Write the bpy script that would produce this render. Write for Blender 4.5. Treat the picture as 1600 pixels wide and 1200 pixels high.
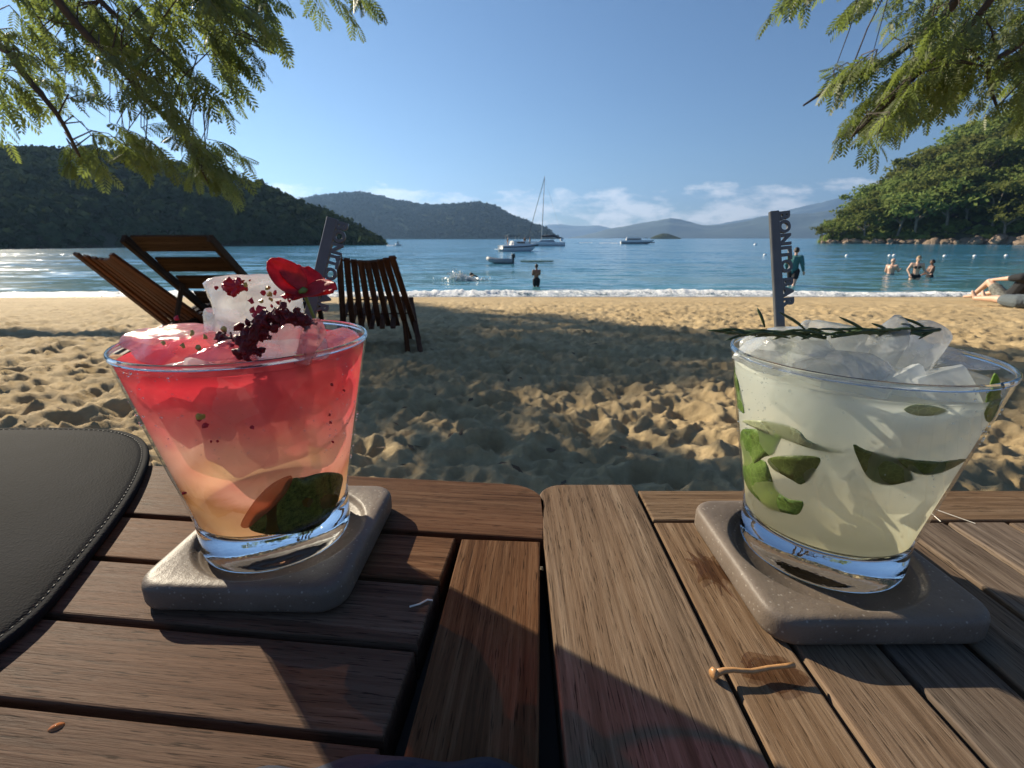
import bpy, bmesh, math, random
import numpy as np
from mathutils import Vector, Matrix, Euler

for o in list(bpy.data.objects): bpy.data.objects.remove(o)
R = math.radians
scn = bpy.context.scene
COL = scn.collection

# ------------------------------------------------------------------ camera
F = 750.0                       # focal length in pixels of a 1600 px wide picture
PITCH = math.atan(228.0 / F)
CP, SP = math.cos(PITCH), math.sin(PITCH)
ZC = 1.75                       # camera height above the sea
cam_d = bpy.data.cameras.new('camera'); cam = bpy.data.objects.new('camera', cam_d)
COL.objects.link(cam); scn.camera = cam
cam.location = (0, 0, ZC); cam.rotation_euler = (math.pi/2 - PITCH, 0, 0)
cam_d.sensor_width = 36; cam_d.lens = 36 * F / 1600
cam_d.clip_start = 0.01; cam_d.clip_end = 40000
cam_d.dof.use_dof = True; cam_d.dof.focus_distance = 0.235; cam_d.dof.aperture_fstop = 30

# ------------------------------------------------------------------ world, sun, exposure
SUN_AZ, SUN_EL = R(-49), R(26)
TOSUN = Vector((math.sin(SUN_AZ)*math.cos(SUN_EL), math.cos(SUN_AZ)*math.cos(SUN_EL), math.sin(SUN_EL)))
world = bpy.data.worlds.new('World'); scn.world = world; world.use_nodes = True
wn = world.node_tree; wn.nodes.clear()
def wnode(t, **k):
    n = wn.nodes.new(t)
    for a, b in k.items(): setattr(n, a, b)
    return n
sky = wnode('ShaderNodeTexSky', sky_type='NISHITA', sun_disc=False, sun_elevation=SUN_EL, sun_rotation=SUN_AZ,
            altitude=0, air_density=1.0, dust_density=0.05, ozone_density=6.0)
bg = wnode('ShaderNodeBackground'); bg.inputs['Strength'].default_value = 0.05
wo = wnode('ShaderNodeOutputWorld')
tc = wnode('ShaderNodeTexCoord')
sep = wnode('ShaderNodeSeparateXYZ'); wn.links.new(tc.outputs['Generated'], sep.inputs[0])
mp = wnode('ShaderNodeMapping'); mp.inputs['Scale'].default_value = (1, 1, 2.6); mp.inputs['Location'].default_value = (3.3, 8.1, 0.2)
wn.links.new(tc.outputs['Generated'], mp.inputs[0])
cn = wnode('ShaderNodeTexNoise'); cn.inputs['Scale'].default_value = 11.0; cn.inputs['Detail'].default_value = 9; cn.inputs['Roughness'].default_value = 0.62
wn.links.new(mp.outputs[0], cn.inputs['Vector'])
band = wnode('ShaderNodeValToRGB')                       # low bank of cloud all round the horizon
cr = band.color_ramp; cr.elements[0].position = 0.0; cr.elements[0].color = (0.35,)*3+(1,)
cr.elements[1].position = 0.118; cr.elements[1].color = (0, 0, 0, 1)
e = cr.elements.new(0.035); e.color = (0.5,)*3+(1,)
e = cr.elements.new(0.085); e.color = (0.44,)*3+(1,)
wn.links.new(sep.outputs['Z'], band.inputs[0])
add = wnode('ShaderNodeMath', operation='ADD'); wn.links.new(cn.outputs[0], add.inputs[0]); wn.links.new(band.outputs[0], add.inputs[1])
thr = wnode('ShaderNodeMapRange'); thr.inputs[1].default_value = 0.90; thr.inputs[2].default_value = 1.06; thr.inputs[4].default_value = 0.85
wn.links.new(add.outputs[0], thr.inputs[0])
mix = wnode('ShaderNodeMixRGB'); wn.links.new(thr.outputs[0], mix.inputs[0]); wn.links.new(sky.outputs[0], mix.inputs[1])
mix.inputs[2].default_value = (14.0, 13.6, 13.0, 1)
wn.links.new(mix.outputs[0], bg.inputs[0]); wn.links.new(bg.outputs[0], wo.inputs[0])

sun_d = bpy.data.lights.new('sun', 'SUN'); sun_d.energy = 5.0; sun_d.angle = R(0.53); sun_d.color = (1.0, 0.88, 0.68)
sun = bpy.data.objects.new('sun', sun_d); COL.objects.link(sun)
sun.rotation_euler = TOSUN.to_track_quat('Z', 'Y').to_euler(); sun.location = (0, 0, 60)

scn.view_settings.view_transform = 'Standard'; scn.view_settings.look = 'None'
scn.view_settings.exposure = 1.0; scn.view_settings.gamma = 1.0; scn.view_settings.use_curve_mapping = False
scn.render.engine = 'CYCLES'
scn.cycles.max_bounces = 14; scn.cycles.transparent_max_bounces = 24; scn.cycles.transmission_bounces = 12; scn.cycles.diffuse_bounces = 4
scn.cycles.sample_clamp_indirect = 6; scn.cycles.volume_bounces = 0
scn.cycles.caustics_refractive = False; scn.cycles.caustics_reflective = False

# ------------------------------------------------------------------ helpers: picture -> place
def ray(px, py):
    dx, dy = (px-800)/F, (600-py)/F
    return np.array([dx, CP + dy*SP, dy*CP - SP])
def on_z(px, py, z):
    d = ray(px, py); t = (z-ZC)/d[2]; return Vector((d[0]*t, d[1]*t, z))
def at_y(px, py, Y):
    d = ray(px, py); t = Y/d[1]; return Vector((d[0]*t, Y, ZC + d[2]*t))
def at_r(px, py, rr):
    d = ray(px, py); t = rr/math.hypot(d[0], d[1]); return Vector((d[0]*t, d[1]*t, ZC + d[2]*t))
def proj(p):
    X, Y, Z = p[0], p[1], p[2]-ZC
    fw = Y*CP - Z*SP; up = Y*SP + Z*CP
    if fw < 1e-3: return (-9999, -9999)
    return (800+F*X/fw, 600-F*up/fw)

SLOPE = 0.0747; G0 = ZC-0.6
def base_z(x, y):
    z = G0 - SLOPE*y
    if y < -6: z = G0 + SLOPE*6 + (-6-y)*0.02
    return max(z, -5.0)
def on_ground(px, py):
    d = ray(px, py); t = (G0-ZC)/(d[2] + SLOPE*d[1]); return Vector((d[0]*t, d[1]*t, G0-SLOPE*d[1]*t))

# ------------------------------------------------------------------ helpers: objects
def tag(o, label=None, cat=None, group=None, kind=None):
    if label: o['label'] = label
    if cat: o['category'] = cat
    if group: o['group'] = group
    if kind: o['kind'] = kind
    return o
def empty(name, loc=(0, 0, 0), rz=0, label=None, cat=None, group=None):
    o = bpy.data.objects.new(name, None); COL.objects.link(o)
    o.empty_display_size = 0.05; o.location = loc; o.rotation_euler = (0, 0, rz)
    return tag(o, label, cat, group)
def link(name, me, mat=None, parent=None, loc=(0, 0, 0), rot=(0, 0, 0), smooth=False):
    if mat is not None and not me.materials: me.materials.append(mat)
    if smooth:
        me.polygons.foreach_set('use_smooth', [True]*len(me.polygons))
    o = bpy.data.objects.new(name, me); COL.objects.link(o)
    o.location = loc; o.rotation_euler = rot
    if parent is not None: o.parent = parent
    return o
def mesh(name, v, f):
    me = bpy.data.meshes.new(name); me.from_pydata([tuple(p) for p in v], [], [tuple(q) for q in f]); me.update(); return me
def npmesh(name, V, Fq):
    """fast mesh from numpy, all faces with the same number of corners"""
    me = bpy.data.meshes.new(name); n = Fq.shape[1]
    me.vertices.add(len(V)); me.vertices.foreach_set('co', V.astype(np.float32).ravel())
    me.loops.add(Fq.size); me.loops.foreach_set('vertex_index', Fq.astype(np.int32).ravel())
    me.polygons.add(len(Fq)); me.polygons.foreach_set('loop_start', np.arange(0, Fq.size, n, dtype=np.int32))
    me.update(calc_edges=True); me.validate(); return me
class MB:
    def __init__(s): s.v = []; s.f = []
    def add(s, v, f):
        b = len(s.v); s.v += [tuple(p) for p in v]; s.f += [tuple(i+b for i in q) for q in f]; return s
    def box(s, c, d, rot=None, ch=0.0):
        """box centre c, size d, chamfered by ch"""
        bm = bmesh.new(); bmesh.ops.create_cube(bm, size=1)
        for w in bm.verts: w.co = Vector((w.co.x*d[0], w.co.y*d[1], w.co.z*d[2]))
        if ch > 0: bmesh.ops.bevel(bm, geom=bm.edges[:], offset=ch, segments=1, profile=0.5, affect='EDGES')
        M = rot.to_matrix() if isinstance(rot, Euler) else (rot if rot is not None else Matrix.Identity(3))
        bm.verts.index_update()
        vs = [M @ w.co + Vector(c) for w in bm.verts]; fs = [[w.index for w in q.verts] for q in bm.faces]
        bm.free(); return s.add(vs, fs)
    def tube(s, pts, rad, n=8, cap=True):
        pts = [Vector(p) for p in pts]; m = len(pts)
        rad = [rad]*m if not hasattr(rad, '__len__') else rad
        vs = []; up = None
        for i, p in enumerate(pts):
            t = (pts[min(i+1, m-1)] - pts[max(i-1, 0)])
            t = t.normalized() if t.length > 1e-9 else Vector((0, 0, 1))
            if up is None: up = t.orthogonal().normalized()
            u = (up - t*up.dot(t)); u = u.normalized() if u.length > 1e-6 else t.orthogonal().normalized(); up = u
            w = t.cross(u)
            for k in range(n):
                a = 2*math.pi*k/n; vs.append(p + (u*math.cos(a) + w*math.sin(a))*rad[i])
        fs = []
        for i in range(m-1):
            for k in range(n):
                k2 = (k+1) % n; fs.append((i*n+k, i*n+k2, (i+1)*n+k2, (i+1)*n+k))
        if cap: fs.append(tuple(range(n))[::-1]); fs.append(tuple((m-1)*n+k for k in range(n)))
        return s.add(vs, fs)
    def lathe(s, prof, n=48, c=(0, 0, 0), close=False):
        vs = []; fs = []; m = len(prof)
        for r, z in prof:
            for k in range(n):
                a = 2*math.pi*k/n; vs.append((c[0]+r*math.cos(a), c[1]+r*math.sin(a), c[2]+z))
        for i in range(m-1 if not close else m):
            j = (i+1) % m
            for k in range(n):
                k2 = (k+1) % n; fs.append((i*n+k, i*n+k2, j*n+k2, j*n+k))
        return s.add(vs, fs)
    def me(s, name): return mesh(name, s.v, s.f)
    def build(s, name, mat, parent=None, loc=(0, 0, 0), rot=(0, 0, 0), smooth=False):
        return link(name, s.me(name), mat, parent, loc, rot, smooth)

# vectorised gradient noise
_rs = np.random.RandomState(7); _perm = _rs.permutation(256); _perm = np.concatenate([_perm, _perm])
_ga = _rs.rand(256)*2*np.pi; _gx, _gy = np.cos(_ga), np.sin(_ga)
def pnoise(x, y):
    xi = np.floor(x).astype(int); yi = np.floor(y).astype(int); xf = x-xi; yf = y-yi; xi &= 255; yi &= 255
    u = xf*xf*xf*(xf*(xf*6-15)+10); w = yf*yf*yf*(yf*(yf*6-15)+10)
    def g(ix, iy, dx, dy):
        h = _perm[_perm[ix & 255] + (iy & 255)]; return _gx[h]*dx + _gy[h]*dy
    a = g(xi, yi, xf, yf); b = g(xi+1, yi, xf-1, yf); c = g(xi, yi+1, xf, yf-1); d = g(xi+1, yi+1, xf-1, yf-1)
    return (a*(1-u)+b*u)*(1-w) + (c*(1-u)+d*u)*w
def pn(x, y): return float(pnoise(np.array([x], float), np.array([y], float))[0])
def grid_faces(nr, nc, wrap=False):
    i, j = np.meshgrid(np.arange(nr-1), np.arange(nc if wrap else nc-1), indexing='ij'); j2 = (j+1) % nc
    return np.stack([i*nc+j, i*nc+j2, (i+1)*nc+j2, (i+1)*nc+j], -1).reshape(-1, 4)

# ------------------------------------------------------------------ helpers: materials
class NT:
    def __init__(s, name):
        s.m = bpy.data.materials.new(name); s.m.use_nodes = True; s.t = s.m.node_tree; s.t.nodes.clear()
        s.out = s.n('ShaderNodeOutputMaterial')
    def n(s, t, ins=None, **k):
        nd = s.t.nodes.new(t)
        for a, b in k.items(): setattr(nd, a, b)
        for a, b in (ins or {}).items():
            i = nd.inputs[a]
            if isinstance(b, bpy.types.NodeSocket): s.t.links.new(b, i)
            elif hasattr(b, 'outputs'): s.t.links.new(b.outputs[0], i)
            else: i.default_value = b
        return nd
    def ramp(s, fac, stops, interp='LINEAR'):
        nd = s.n('ShaderNodeValToRGB', {0: fac}); cr = nd.color_ramp; cr.interpolation = interp
        while len(cr.elements) > len(stops): cr.elements.remove(cr.elements[-1])
        while len(cr.elements) < len(stops): cr.elements.new(1.0)
        for e, (p, c) in zip(cr.elements, stops):
            e.position = p; e.color = tuple(c)+(1,) if hasattr(c, '__len__') else (c, c, c, 1)
        return nd
    def coord(s, which='Object', scale=(1, 1, 1), loc=None):
        tc = s.n('ShaderNodeTexCoord'); mpn = s.n('ShaderNodeMapping', {0: tc.outputs[which], 'Scale': scale})
        if loc is not None: s.t.links.new(loc, mpn.inputs['Location'])
        return mpn
    def noise(s, vec, scale, detail=4, rough=0.55, dist=0.0):
        return s.n('ShaderNodeTexNoise', {'Vector': vec, 'Scale': scale, 'Detail': detail, 'Roughness': rough, 'Distortion': dist})
    def mix(s, fac, a, b, blend='MIX'):
        return s.n('ShaderNodeMixRGB', {0: fac, 1: a, 2: b}, blend_type=blend)
    def math(s, op, a, b=0.0): return s.n('ShaderNodeMath', {0: a, 1: b}, operation=op)
    def bump(s, h, strength=0.3, dist=0.01): return s.n('ShaderNodeBump', {'Height': h, 'Strength': strength, 'Distance': dist})
    def pbr(s, **k):
        return s.n('ShaderNodeBsdfPrincipled', {a.replace('_', ' '): b for a, b in k.items()})
    def end(s, sh, vol=None):
        if sh is not None: s.t.links.new(sh.outputs[0], s.out.inputs['Surface'])
        if vol is not None: s.t.links.new(vol.outputs[0], s.out.inputs['Volume'])
        return s.m
def c4(*c): return tuple(c)+(1,)

def simple(name, col, rough=0.5, var=0.12, scale=30, bump=0.15, bdist=0.002, spec=0.5, metal=0.0):
    t = NT(name); co = t.coord('Object')
    nz = t.noise(co, scale, 5)
    c = t.ramp(nz, [(0.25, [x*(1-var) for x in col]), (0.75, [min(1, x*(1+var)) for x in col])])
    p = t.pbr(Base_Color=c, Roughness=rough, Metallic=metal, Normal=t.bump(nz, bump, bdist))
    p.inputs['Specular IOR Level'].default_value = spec
    return t.end(p)

def wood_mat(name, dark, mid, light, gs=1.0, rough=0.5, red=None):
    """weathered plank, grain along the plank's own X"""
    t = NT(name); oi = t.n('ShaderNodeObjectInfo')
    off = t.n('ShaderNodeCombineXYZ', {0: t.math('MULTIPLY', oi.outputs['Random'], 7.3), 1: t.math('MULTIPLY', oi.outputs['Random'], 3.1), 2: t.math('MULTIPLY', oi.outputs['Random'], 5.7)})
    co = t.coord('Object', (7*gs, 210*gs, 210*gs), off.outputs[0])
    wv = t.coord('Object', (3*gs, 24*gs, 24*gs), off.outputs[0])
    warp = t.noise(wv, 1.0, 3)
    g0 = t.mix(0.25, co, warp, 'ADD')
    gr = t.noise(g0, 1.0, 7, 0.68, 0.35)
    big = t.noise(wv, 0.8, 4, 0.6)
    pores = t.noise(t.coord('Object', (55*gs, 1100*gs, 1100*gs), off.outputs[0]), 1.0, 2, 0.5)
    c1 = t.ramp(gr, [(0.28, dark), (0.5, mid), (0.72, light)])
    c2 = t.mix(t.ramp(big, [(0.35, 0.0), (0.7, 0.55)]), c1, c4(*(red or dark)))
    c3 = t.mix(t.ramp(pores, [(0.60, 0.0), (0.68, 0.75)]), c2, c4(*[x*0.35 for x in dark]))
    tone = t.n('ShaderNodeHueSaturation', {'Color': c3, 'Value': t.n('ShaderNodeMapRange', {0: oi.outputs['Random'], 3: 0.78, 4: 1.2}).outputs[0],
                                           'Saturation': t.n('ShaderNodeMapRange', {0: t.math('FRACT', t.math('MULTIPLY', oi.outputs['Random'], 13.7)), 3: 0.8, 4: 1.2}).outputs[0]})
    h = t.mix(0.5, t.mix(0.35, gr, pores, 'SUBTRACT'), big)
    p = t.pbr(Base_Color=tone, Roughness=t.n('ShaderNodeMapRange', {0: gr, 3: rough-0.1, 4: rough+0.2}).outputs[0], Normal=t.bump(h, 0.8, 0.0018/gs)); p.inputs['Specular IOR Level'].default_value = 0.03
    return t.end(p)

M = {}
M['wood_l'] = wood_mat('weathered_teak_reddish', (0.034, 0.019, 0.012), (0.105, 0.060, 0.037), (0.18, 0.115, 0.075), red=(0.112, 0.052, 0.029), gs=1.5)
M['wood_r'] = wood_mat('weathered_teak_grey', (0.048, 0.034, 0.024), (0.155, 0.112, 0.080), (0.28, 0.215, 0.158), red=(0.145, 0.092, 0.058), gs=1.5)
M['wood_under'] = simple('table_frame_wood', (0.05, 0.035, 0.025), 0.7)
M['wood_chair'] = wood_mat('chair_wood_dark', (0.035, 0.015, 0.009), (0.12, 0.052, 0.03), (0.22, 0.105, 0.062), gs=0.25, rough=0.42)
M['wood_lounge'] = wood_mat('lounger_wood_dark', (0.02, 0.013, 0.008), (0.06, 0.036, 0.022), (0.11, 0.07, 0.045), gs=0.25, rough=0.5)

# sand -------------------------------------------------------------
def sand_mat():
    t = NT('beach_sand'); co = t.coord('Object')
    n1 = t.noise(co, 1.1, 6, 0.6); n2 = t.noise(co, 14, 6, 0.7); n3 = t.noise(co, 900, 2, 0.5); n4 = t.noise(co, 60, 5, 0.65)
    c = t.ramp(n1, [(0.3, (0.45, 0.325, 0.165)), (0.7, (0.60, 0.45, 0.245))])
    c = t.mix(t.ramp(n2, [(0.35, 0.45), (0.6, 0.0)]), c, c4(0.30, 0.20, 0.10))
    c = t.mix(t.ramp(n3, [(0.62, 0.0), (0.72, 0.5)]), c, c4(0.16, 0.115, 0.075))
    sx = t.n('ShaderNodeSeparateXYZ', {0: t.n('ShaderNodeTexCoord').outputs['Object']})
    wet = t.n('ShaderNodeMapRange', {0: t.math('ADD', sx.outputs['Z'], t.math('MULTIPLY', t.math('SUBTRACT', n1.outputs[0], 0.5), 0.06)), 1: 0.05, 2: 0.11, 3: 1.0, 4: 0.0})
    c = t.mix(wet, c, c4(0.17, 0.13, 0.09))
    rg = t.n('ShaderNodeMapRange', {0: wet, 3: 0.9, 4: 0.12})
    h = t.mix(0.35, t.mix(0.3, n4, n3), n2)
    p = t.pbr(Base_Color=c, Roughness=rg.outputs[0], Normal=t.bump(h, t.n('ShaderNodeMapRange', {0: wet, 3: 0.7, 4: 0.02}).outputs[0], 0.03))
    p.inputs['Specular IOR Level'].default_value = 0.25
    return t.end(p)
M['sand'] = sand_mat()

def water_mat():
    t = NT('sea_water'); geo = t.n('ShaderNodeNewGeometry')
    def cs(sc): return t.n('ShaderNodeMapping', {0: geo.outputs['Position'], 'Scale': sc})
    a = t.noise(cs((1.0, 2.6, 1)), 1.0, 4, 0.6, 0.3); b = t.noise(cs((0.22, 0.8, 1)), 1.0, 4, 0.6, 0.4); d = t.noise(cs((0.05, 0.24, 1)), 1.0, 4, 0.6, 0.3)
    wind = t.noise(cs((0.012, 0.05, 1)), 1.0, 3, 0.55)
    def vm(op, p, q): return t.n('ShaderNodeVectorMath', {0: p, 1: q}, operation=op)
    def slope(nz, k): return vm('MULTIPLY', vm('SUBTRACT', nz.outputs['Color'], (0.5, 0.5, 0.5)), (k*0.7, k, 0.0))
    sl = vm('ADD', slope(a, 0.85), vm('ADD', slope(b, 0.95), slope(d, 0.55)))
    wk = t.n('ShaderNodeMapRange', {0: wind, 1: 0.3, 2: 0.7, 3: 0.55, 4: 1.15})
    sc = t.n('ShaderNodeVectorMath', {0: sl, 3: wk}, operation='SCALE')
    nrm = t.n('ShaderNodeVectorMath', {0: vm('ADD', sc, (0.0, 0.0, 1.0))}, operation='NORMALIZE')
    sx = t.n('ShaderNodeSeparateXYZ', {0: geo.outputs['Position']})
    shallow = t.n('ShaderNodeMapRange', {0: sx.outputs['Y'], 1: 15.0, 2: 45.0, 3: 1.0, 4: 0.0})
    c = t.mix(shallow, c4(0.04, 0.18, 0.29), c4(0.08, 0.22, 0.25))
    p = t.pbr(Base_Color=c, Roughness=0.13, IOR=1.33, Normal=nrm)
    return t.end(p)
M['water'] = water_mat()

def foam_mat():
    t = NT('surf_foam'); co = t.coord('Object', (1, 1, 1))
    n = t.noise(co, 3.2, 6, 0.68); n2 = t.noise(co, 14, 5, 0.7)
    sx = t.n('ShaderNodeSeparateXYZ', {0: t.n('ShaderNodeTexCoord').outputs['Object']})
    k = t.math('ADD', t.mix(0.45, n, n2), t.math('MULTIPLY', sx.outputs['Z'], 1.3))
    f = t.ramp(k, [(0.47, 0.0), (0.60, 1.0)])
    w = t.pbr(Base_Color=c4(0.03, 0.075, 0.08), Roughness=0.12, IOR=1.33, Normal=t.bump(n, 0.5, 0.1))
    d = t.pbr(Base_Color=c4(0.85, 0.85, 0.83), Roughness=0.7, Normal=t.bump(n2, 0.8, 0.05))
    return t.end(t.n('ShaderNodeMixShader', {0: f, 1: w, 2: d}))
M['foam'] = foam_mat()

def forest_mat(name, a, b, trans=0.25):
    t = NT(name); co = t.n('ShaderNodeNewGeometry'); oi = t.n('ShaderNodeObjectInfo')
    n = t.noise(co.outputs['Position'], 0.35, 5, 0.7)
    c = t.ramp(n, [(0.3, a), (0.7, b)])
    c = t.n('ShaderNodeHueSaturation', {'Color': c, 'Hue': t.n('ShaderNodeMapRange', {0: oi.outputs['Random'], 3: 0.475, 4: 0.52}).outputs[0], 'Value': t.n('ShaderNodeMapRange', {0: oi.outputs['Random'], 3: 0.7, 4: 1.35}).outputs[0]})
    d = t.n('ShaderNodeBsdfDiffuse', {'Color': c}); tr = t.n('ShaderNodeBsdfTranslucent', {'Color': c})
    return t.end(t.n('ShaderNodeMixShader', {0: trans, 1: d, 2: tr}))
M['forest_dark'] = forest_mat('hill_forest', (0.03, 0.05, 0.022), (0.075, 0.10, 0.045), 0.15)
M['forest_far'] = forest_mat('far_forest', (0.035, 0.055, 0.03), (0.10, 0.115, 0.06), 0.0)
M['head_leaf'] = forest_mat('headland_leaves', (0.10, 0.14, 0.038), (0.24, 0.275, 0.08), 0.48)
M['bark'] = simple('pale_bark', (0.25, 0.2, 0.15), 0.85, 0.3, 9, 0.6, 0.02)
M['bark_dark'] = simple('dark_bark', (0.06, 0.045, 0.035), 0.85, 0.3, 40, 0.6, 0.01)
M['soil'] = simple('hill_soil', (0.06, 0.065, 0.035), 0.95, 0.3, 0.2, 0.6, 1.0)
M['rock'] = simple('shore_rock', (0.24, 0.17, 0.115), 0.85, 0.45, 0.7, 0.8, 0.25)
M['mount'] = simple('mountain_slope', (0.05, 0.075, 0.07), 0.95, 0.25, 0.004, 0.3, 20)

def leaf_mat():
    t = NT('feathery_leaves'); geo = t.n('ShaderNodeNewGeometry')
    n = t.noise(geo.outputs['Position'], 2.2, 3, 0.6)
    c = t.ramp(n, [(0.3, (0.10, 0.13, 0.055)), (0.7, (0.20, 0.23, 0.085))])
    d = t.pbr(Base_Color=c, Roughness=0.5); tr = t.n('ShaderNodeBsdfTranslucent', {'Color': t.mix(1.0, c, c4(1.4, 1.5, 0.8), 'MULTIPLY')})
    return t.end(t.n('ShaderNodeMixShader', {0: 0.5, 1: d, 2: tr}))
M['leaf'] = leaf_mat()

# ================================================================== SETTING: sand, sea, surf
def sand_relief(x, y):
    x = x*1.2; y = y*1.2
    w = pnoise(x*0.9+3.1, y*0.9+8.7)*0.6
    a = pnoise(x*1.1+w, y*1.3)*0.045
    b = -np.abs(pnoise(x*2.9+w+11.5, y*3.6+4.2))*0.10
    c = -np.abs(pnoise(x*5.6+21.3, y*6.6+w+14.0))*0.085
    d = -np.abs(pnoise(x*12.0, y*13.5))*0.045 + pnoise(x*25.0, y*27.0)*0.011 + pnoise(x*57.0, y*61.0)*0.004
    # footprints: round dents with a raised lip
    cell = 0.42; gx = np.floor(x/cell); gy = np.floor(y/cell); e = np.zeros_like(x)
    for ox in (-1, 0, 1):
        for oy in (-1, 0, 1):
            ix = (gx+ox).astype(int); iy = (gy+oy).astype(int)
            h = _perm[(_perm[ix & 255] + iy) & 255]; h2 = _perm[(h+91) & 255]; h3 = _perm[(h2+17) & 255]
            cx = (ix+h/255.0)*cell; cy = (iy+h2/255.0)*cell
            ang = h3/255.0*6.28; ux = (x-cx)*np.cos(ang)+(y-cy)*np.sin(ang); uy = -(x-cx)*np.sin(ang)+(y-cy)*np.cos(ang)
            r = np.sqrt((ux/0.15)**2+(uy/0.075)**2); on = (h3 > 70)
            e += on*(-0.045*np.exp(-r**2*1.5) + 0.018*np.exp(-((r-1.35)/0.4)**2))
    return (a + b + c + d + e + 0.055)*0.9
def build_sand():
    rr = np.exp(np.linspace(math.log(0.35), math.log(420), 820))
    az = np.concatenate([np.linspace(-56, 56, 620), np.linspace(59, 301, 82)]); az = np.radians(az)
    r2, a2 = np.meshgrid(rr, az, indexing='ij')
    x = r2*np.sin(a2); y = r2*np.cos(a2)
    z = np.where(y < -6, G0+SLOPE*6+(-6-y)*0.02, G0-SLOPE*y); z = np.maximum(z, -5.0)
    amp = np.clip((z-0.06)/0.35, 0.0, 1.0)*np.clip(1.15-r2/22.0, 0.5, 1.0)*np.clip(1.4-r2/60.0, 0.0, 1.0)
    z = z + sand_relief(x, y)*amp
    V = np.stack([x, y, z], -1).reshape(-1, 3)
    Fq = grid_faces(len(rr), len(az), True)
    V = np.vstack([V, [[0, 0, G0]]]); me = npmesh('sand', V, Fq[:, ::-1])
    return tag(link('sand_beach', me, M['sand'], smooth=True), kind='structure')
build_sand()

def build_sea():
    rr = np.exp(np.linspace(math.log(12.5), math.log(7400), 60))
    n = 180; az = np.linspace(-math.pi*0.5, math.pi*0.5, n)
    V = []
    r2, a2 = np.meshgrid(rr, az, indexing='ij')
    x = r2*np.sin(a2)*1.0; y = 1.0 + r2*np.cos(a2)
    V = np.stack([x, y, np.zeros_like(x)], -1).reshape(-1, 3)
    me = npmesh('sea', V, grid_faces(len(rr), n)[:, ::-1])
    return tag(link('sea', me, M['water']), kind='structure')
build_sea()

def shore_y(x): return 15.2 + 0.5*math.sin(x*0.11+1.0) + 0.25*math.sin(x*0.37) - 0.012*x
def build_surf():
    xs = np.linspace(-55, 55, 3400); prof = [(1.3, -0.03), (0.85, 0.03), (0.5, 0.12), (0.25, 0.19), (0.05, 0.20), (-0.12, 0.13), (-0.25, 0.05), (-0.6, 0.032), (-1.0, 0.03), (-1.25, 0.0)]
    yy = np.array([shore_y(x) for x in xs]); nz = pnoise(xs*0.8, xs*0+2.5); k = 0.75+0.9*pnoise(xs*0.23, xs*0+9.1)
    V = []
    for j, (py, pz) in enumerate(prof):
        lump = pnoise(xs*3.1, xs*0+j*0.9)*0.10+pnoise(xs*9.0, xs*0+j*1.7)*0.06
        wz = (pz > 0.04)
        z = pz*0.55*np.clip(k, 0.2, 1.3) + lump*0.7*wz
        V.append(np.stack([xs, yy+py+nz*0.25+lump*0.5, z + 0.02], -1))
    V = np.stack(V, 0).reshape(-1, 3)
    me = npmesh('surf', V, grid_faces(len(prof), len(xs)))
    return tag(link('breaking_surf', me, M['foam'], smooth=True), kind='stuff', label='white foaming wave breaking along the sand', cat='surf')
build_surf()

# ================================================================== HILLS
def blob_template(seed, nface=60, flat=0.75):
    """crown made of many small leaf clumps spread through its volume"""
    rs = np.random.RandomState(seed); V = []; Fq = []
    for k in range(nface):
        d = rs.normal(size=3); d /= np.linalg.norm(d); d[2] = abs(d[2])*1.0-0.25*(rs.rand() < 0.4)
        r = (0.55+0.5*rs.rand()**0.6)*(1+0.25*math.sin(3*math.atan2(d[1], d[0])+seed))
        c = d*r*np.array([1, 1, flat]); s = 0.16+0.22*rs.rand()
        nn = d+rs.normal(size=3)*0.55; nn /= np.linalg.norm(nn)
        u = np.cross(nn, [0.3, 0.1, 1.0]); u /= np.linalg.norm(u); w = np.cross(nn, u)
        b = len(V)
        V += [c+u*s*1.2, c+w*s*(0.7+0.5*rs.rand())+nn*s*0.3, c-u*s*(0.8+0.6*rs.rand()), c-w*s]
        Fq.append((b, b+1, b+2, b+3))
    return np.array(V), np.array(Fq)
TEMPL = [blob_template(s, 70) for s in range(6)]
def scatter_crowns(name, pts, sizes, mat, seed=0, templ=None):
    rs = np.random.RandomState(seed); Vs = []; Fs = []; b = 0; T = templ or TEMPL
    for p, s in zip(pts, sizes):
        V, Fq = T[rs.randint(len(T))]; a = rs.rand()*6.28; ca, sa = math.cos(a), math.sin(a)
        W = np.stack([V[:, 0]*ca-V[:, 1]*sa, V[:, 0]*sa+V[:, 1]*ca, V[:, 2]], -1)*s*np.array([1, 1, 0.8+0.4*rs.rand()])+np.array(p)
        Vs.append(W); Fs.append(Fq+b); b += len(V)
    return npmesh(name, np.vstack(Vs), np.vstack(Fs))
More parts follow.
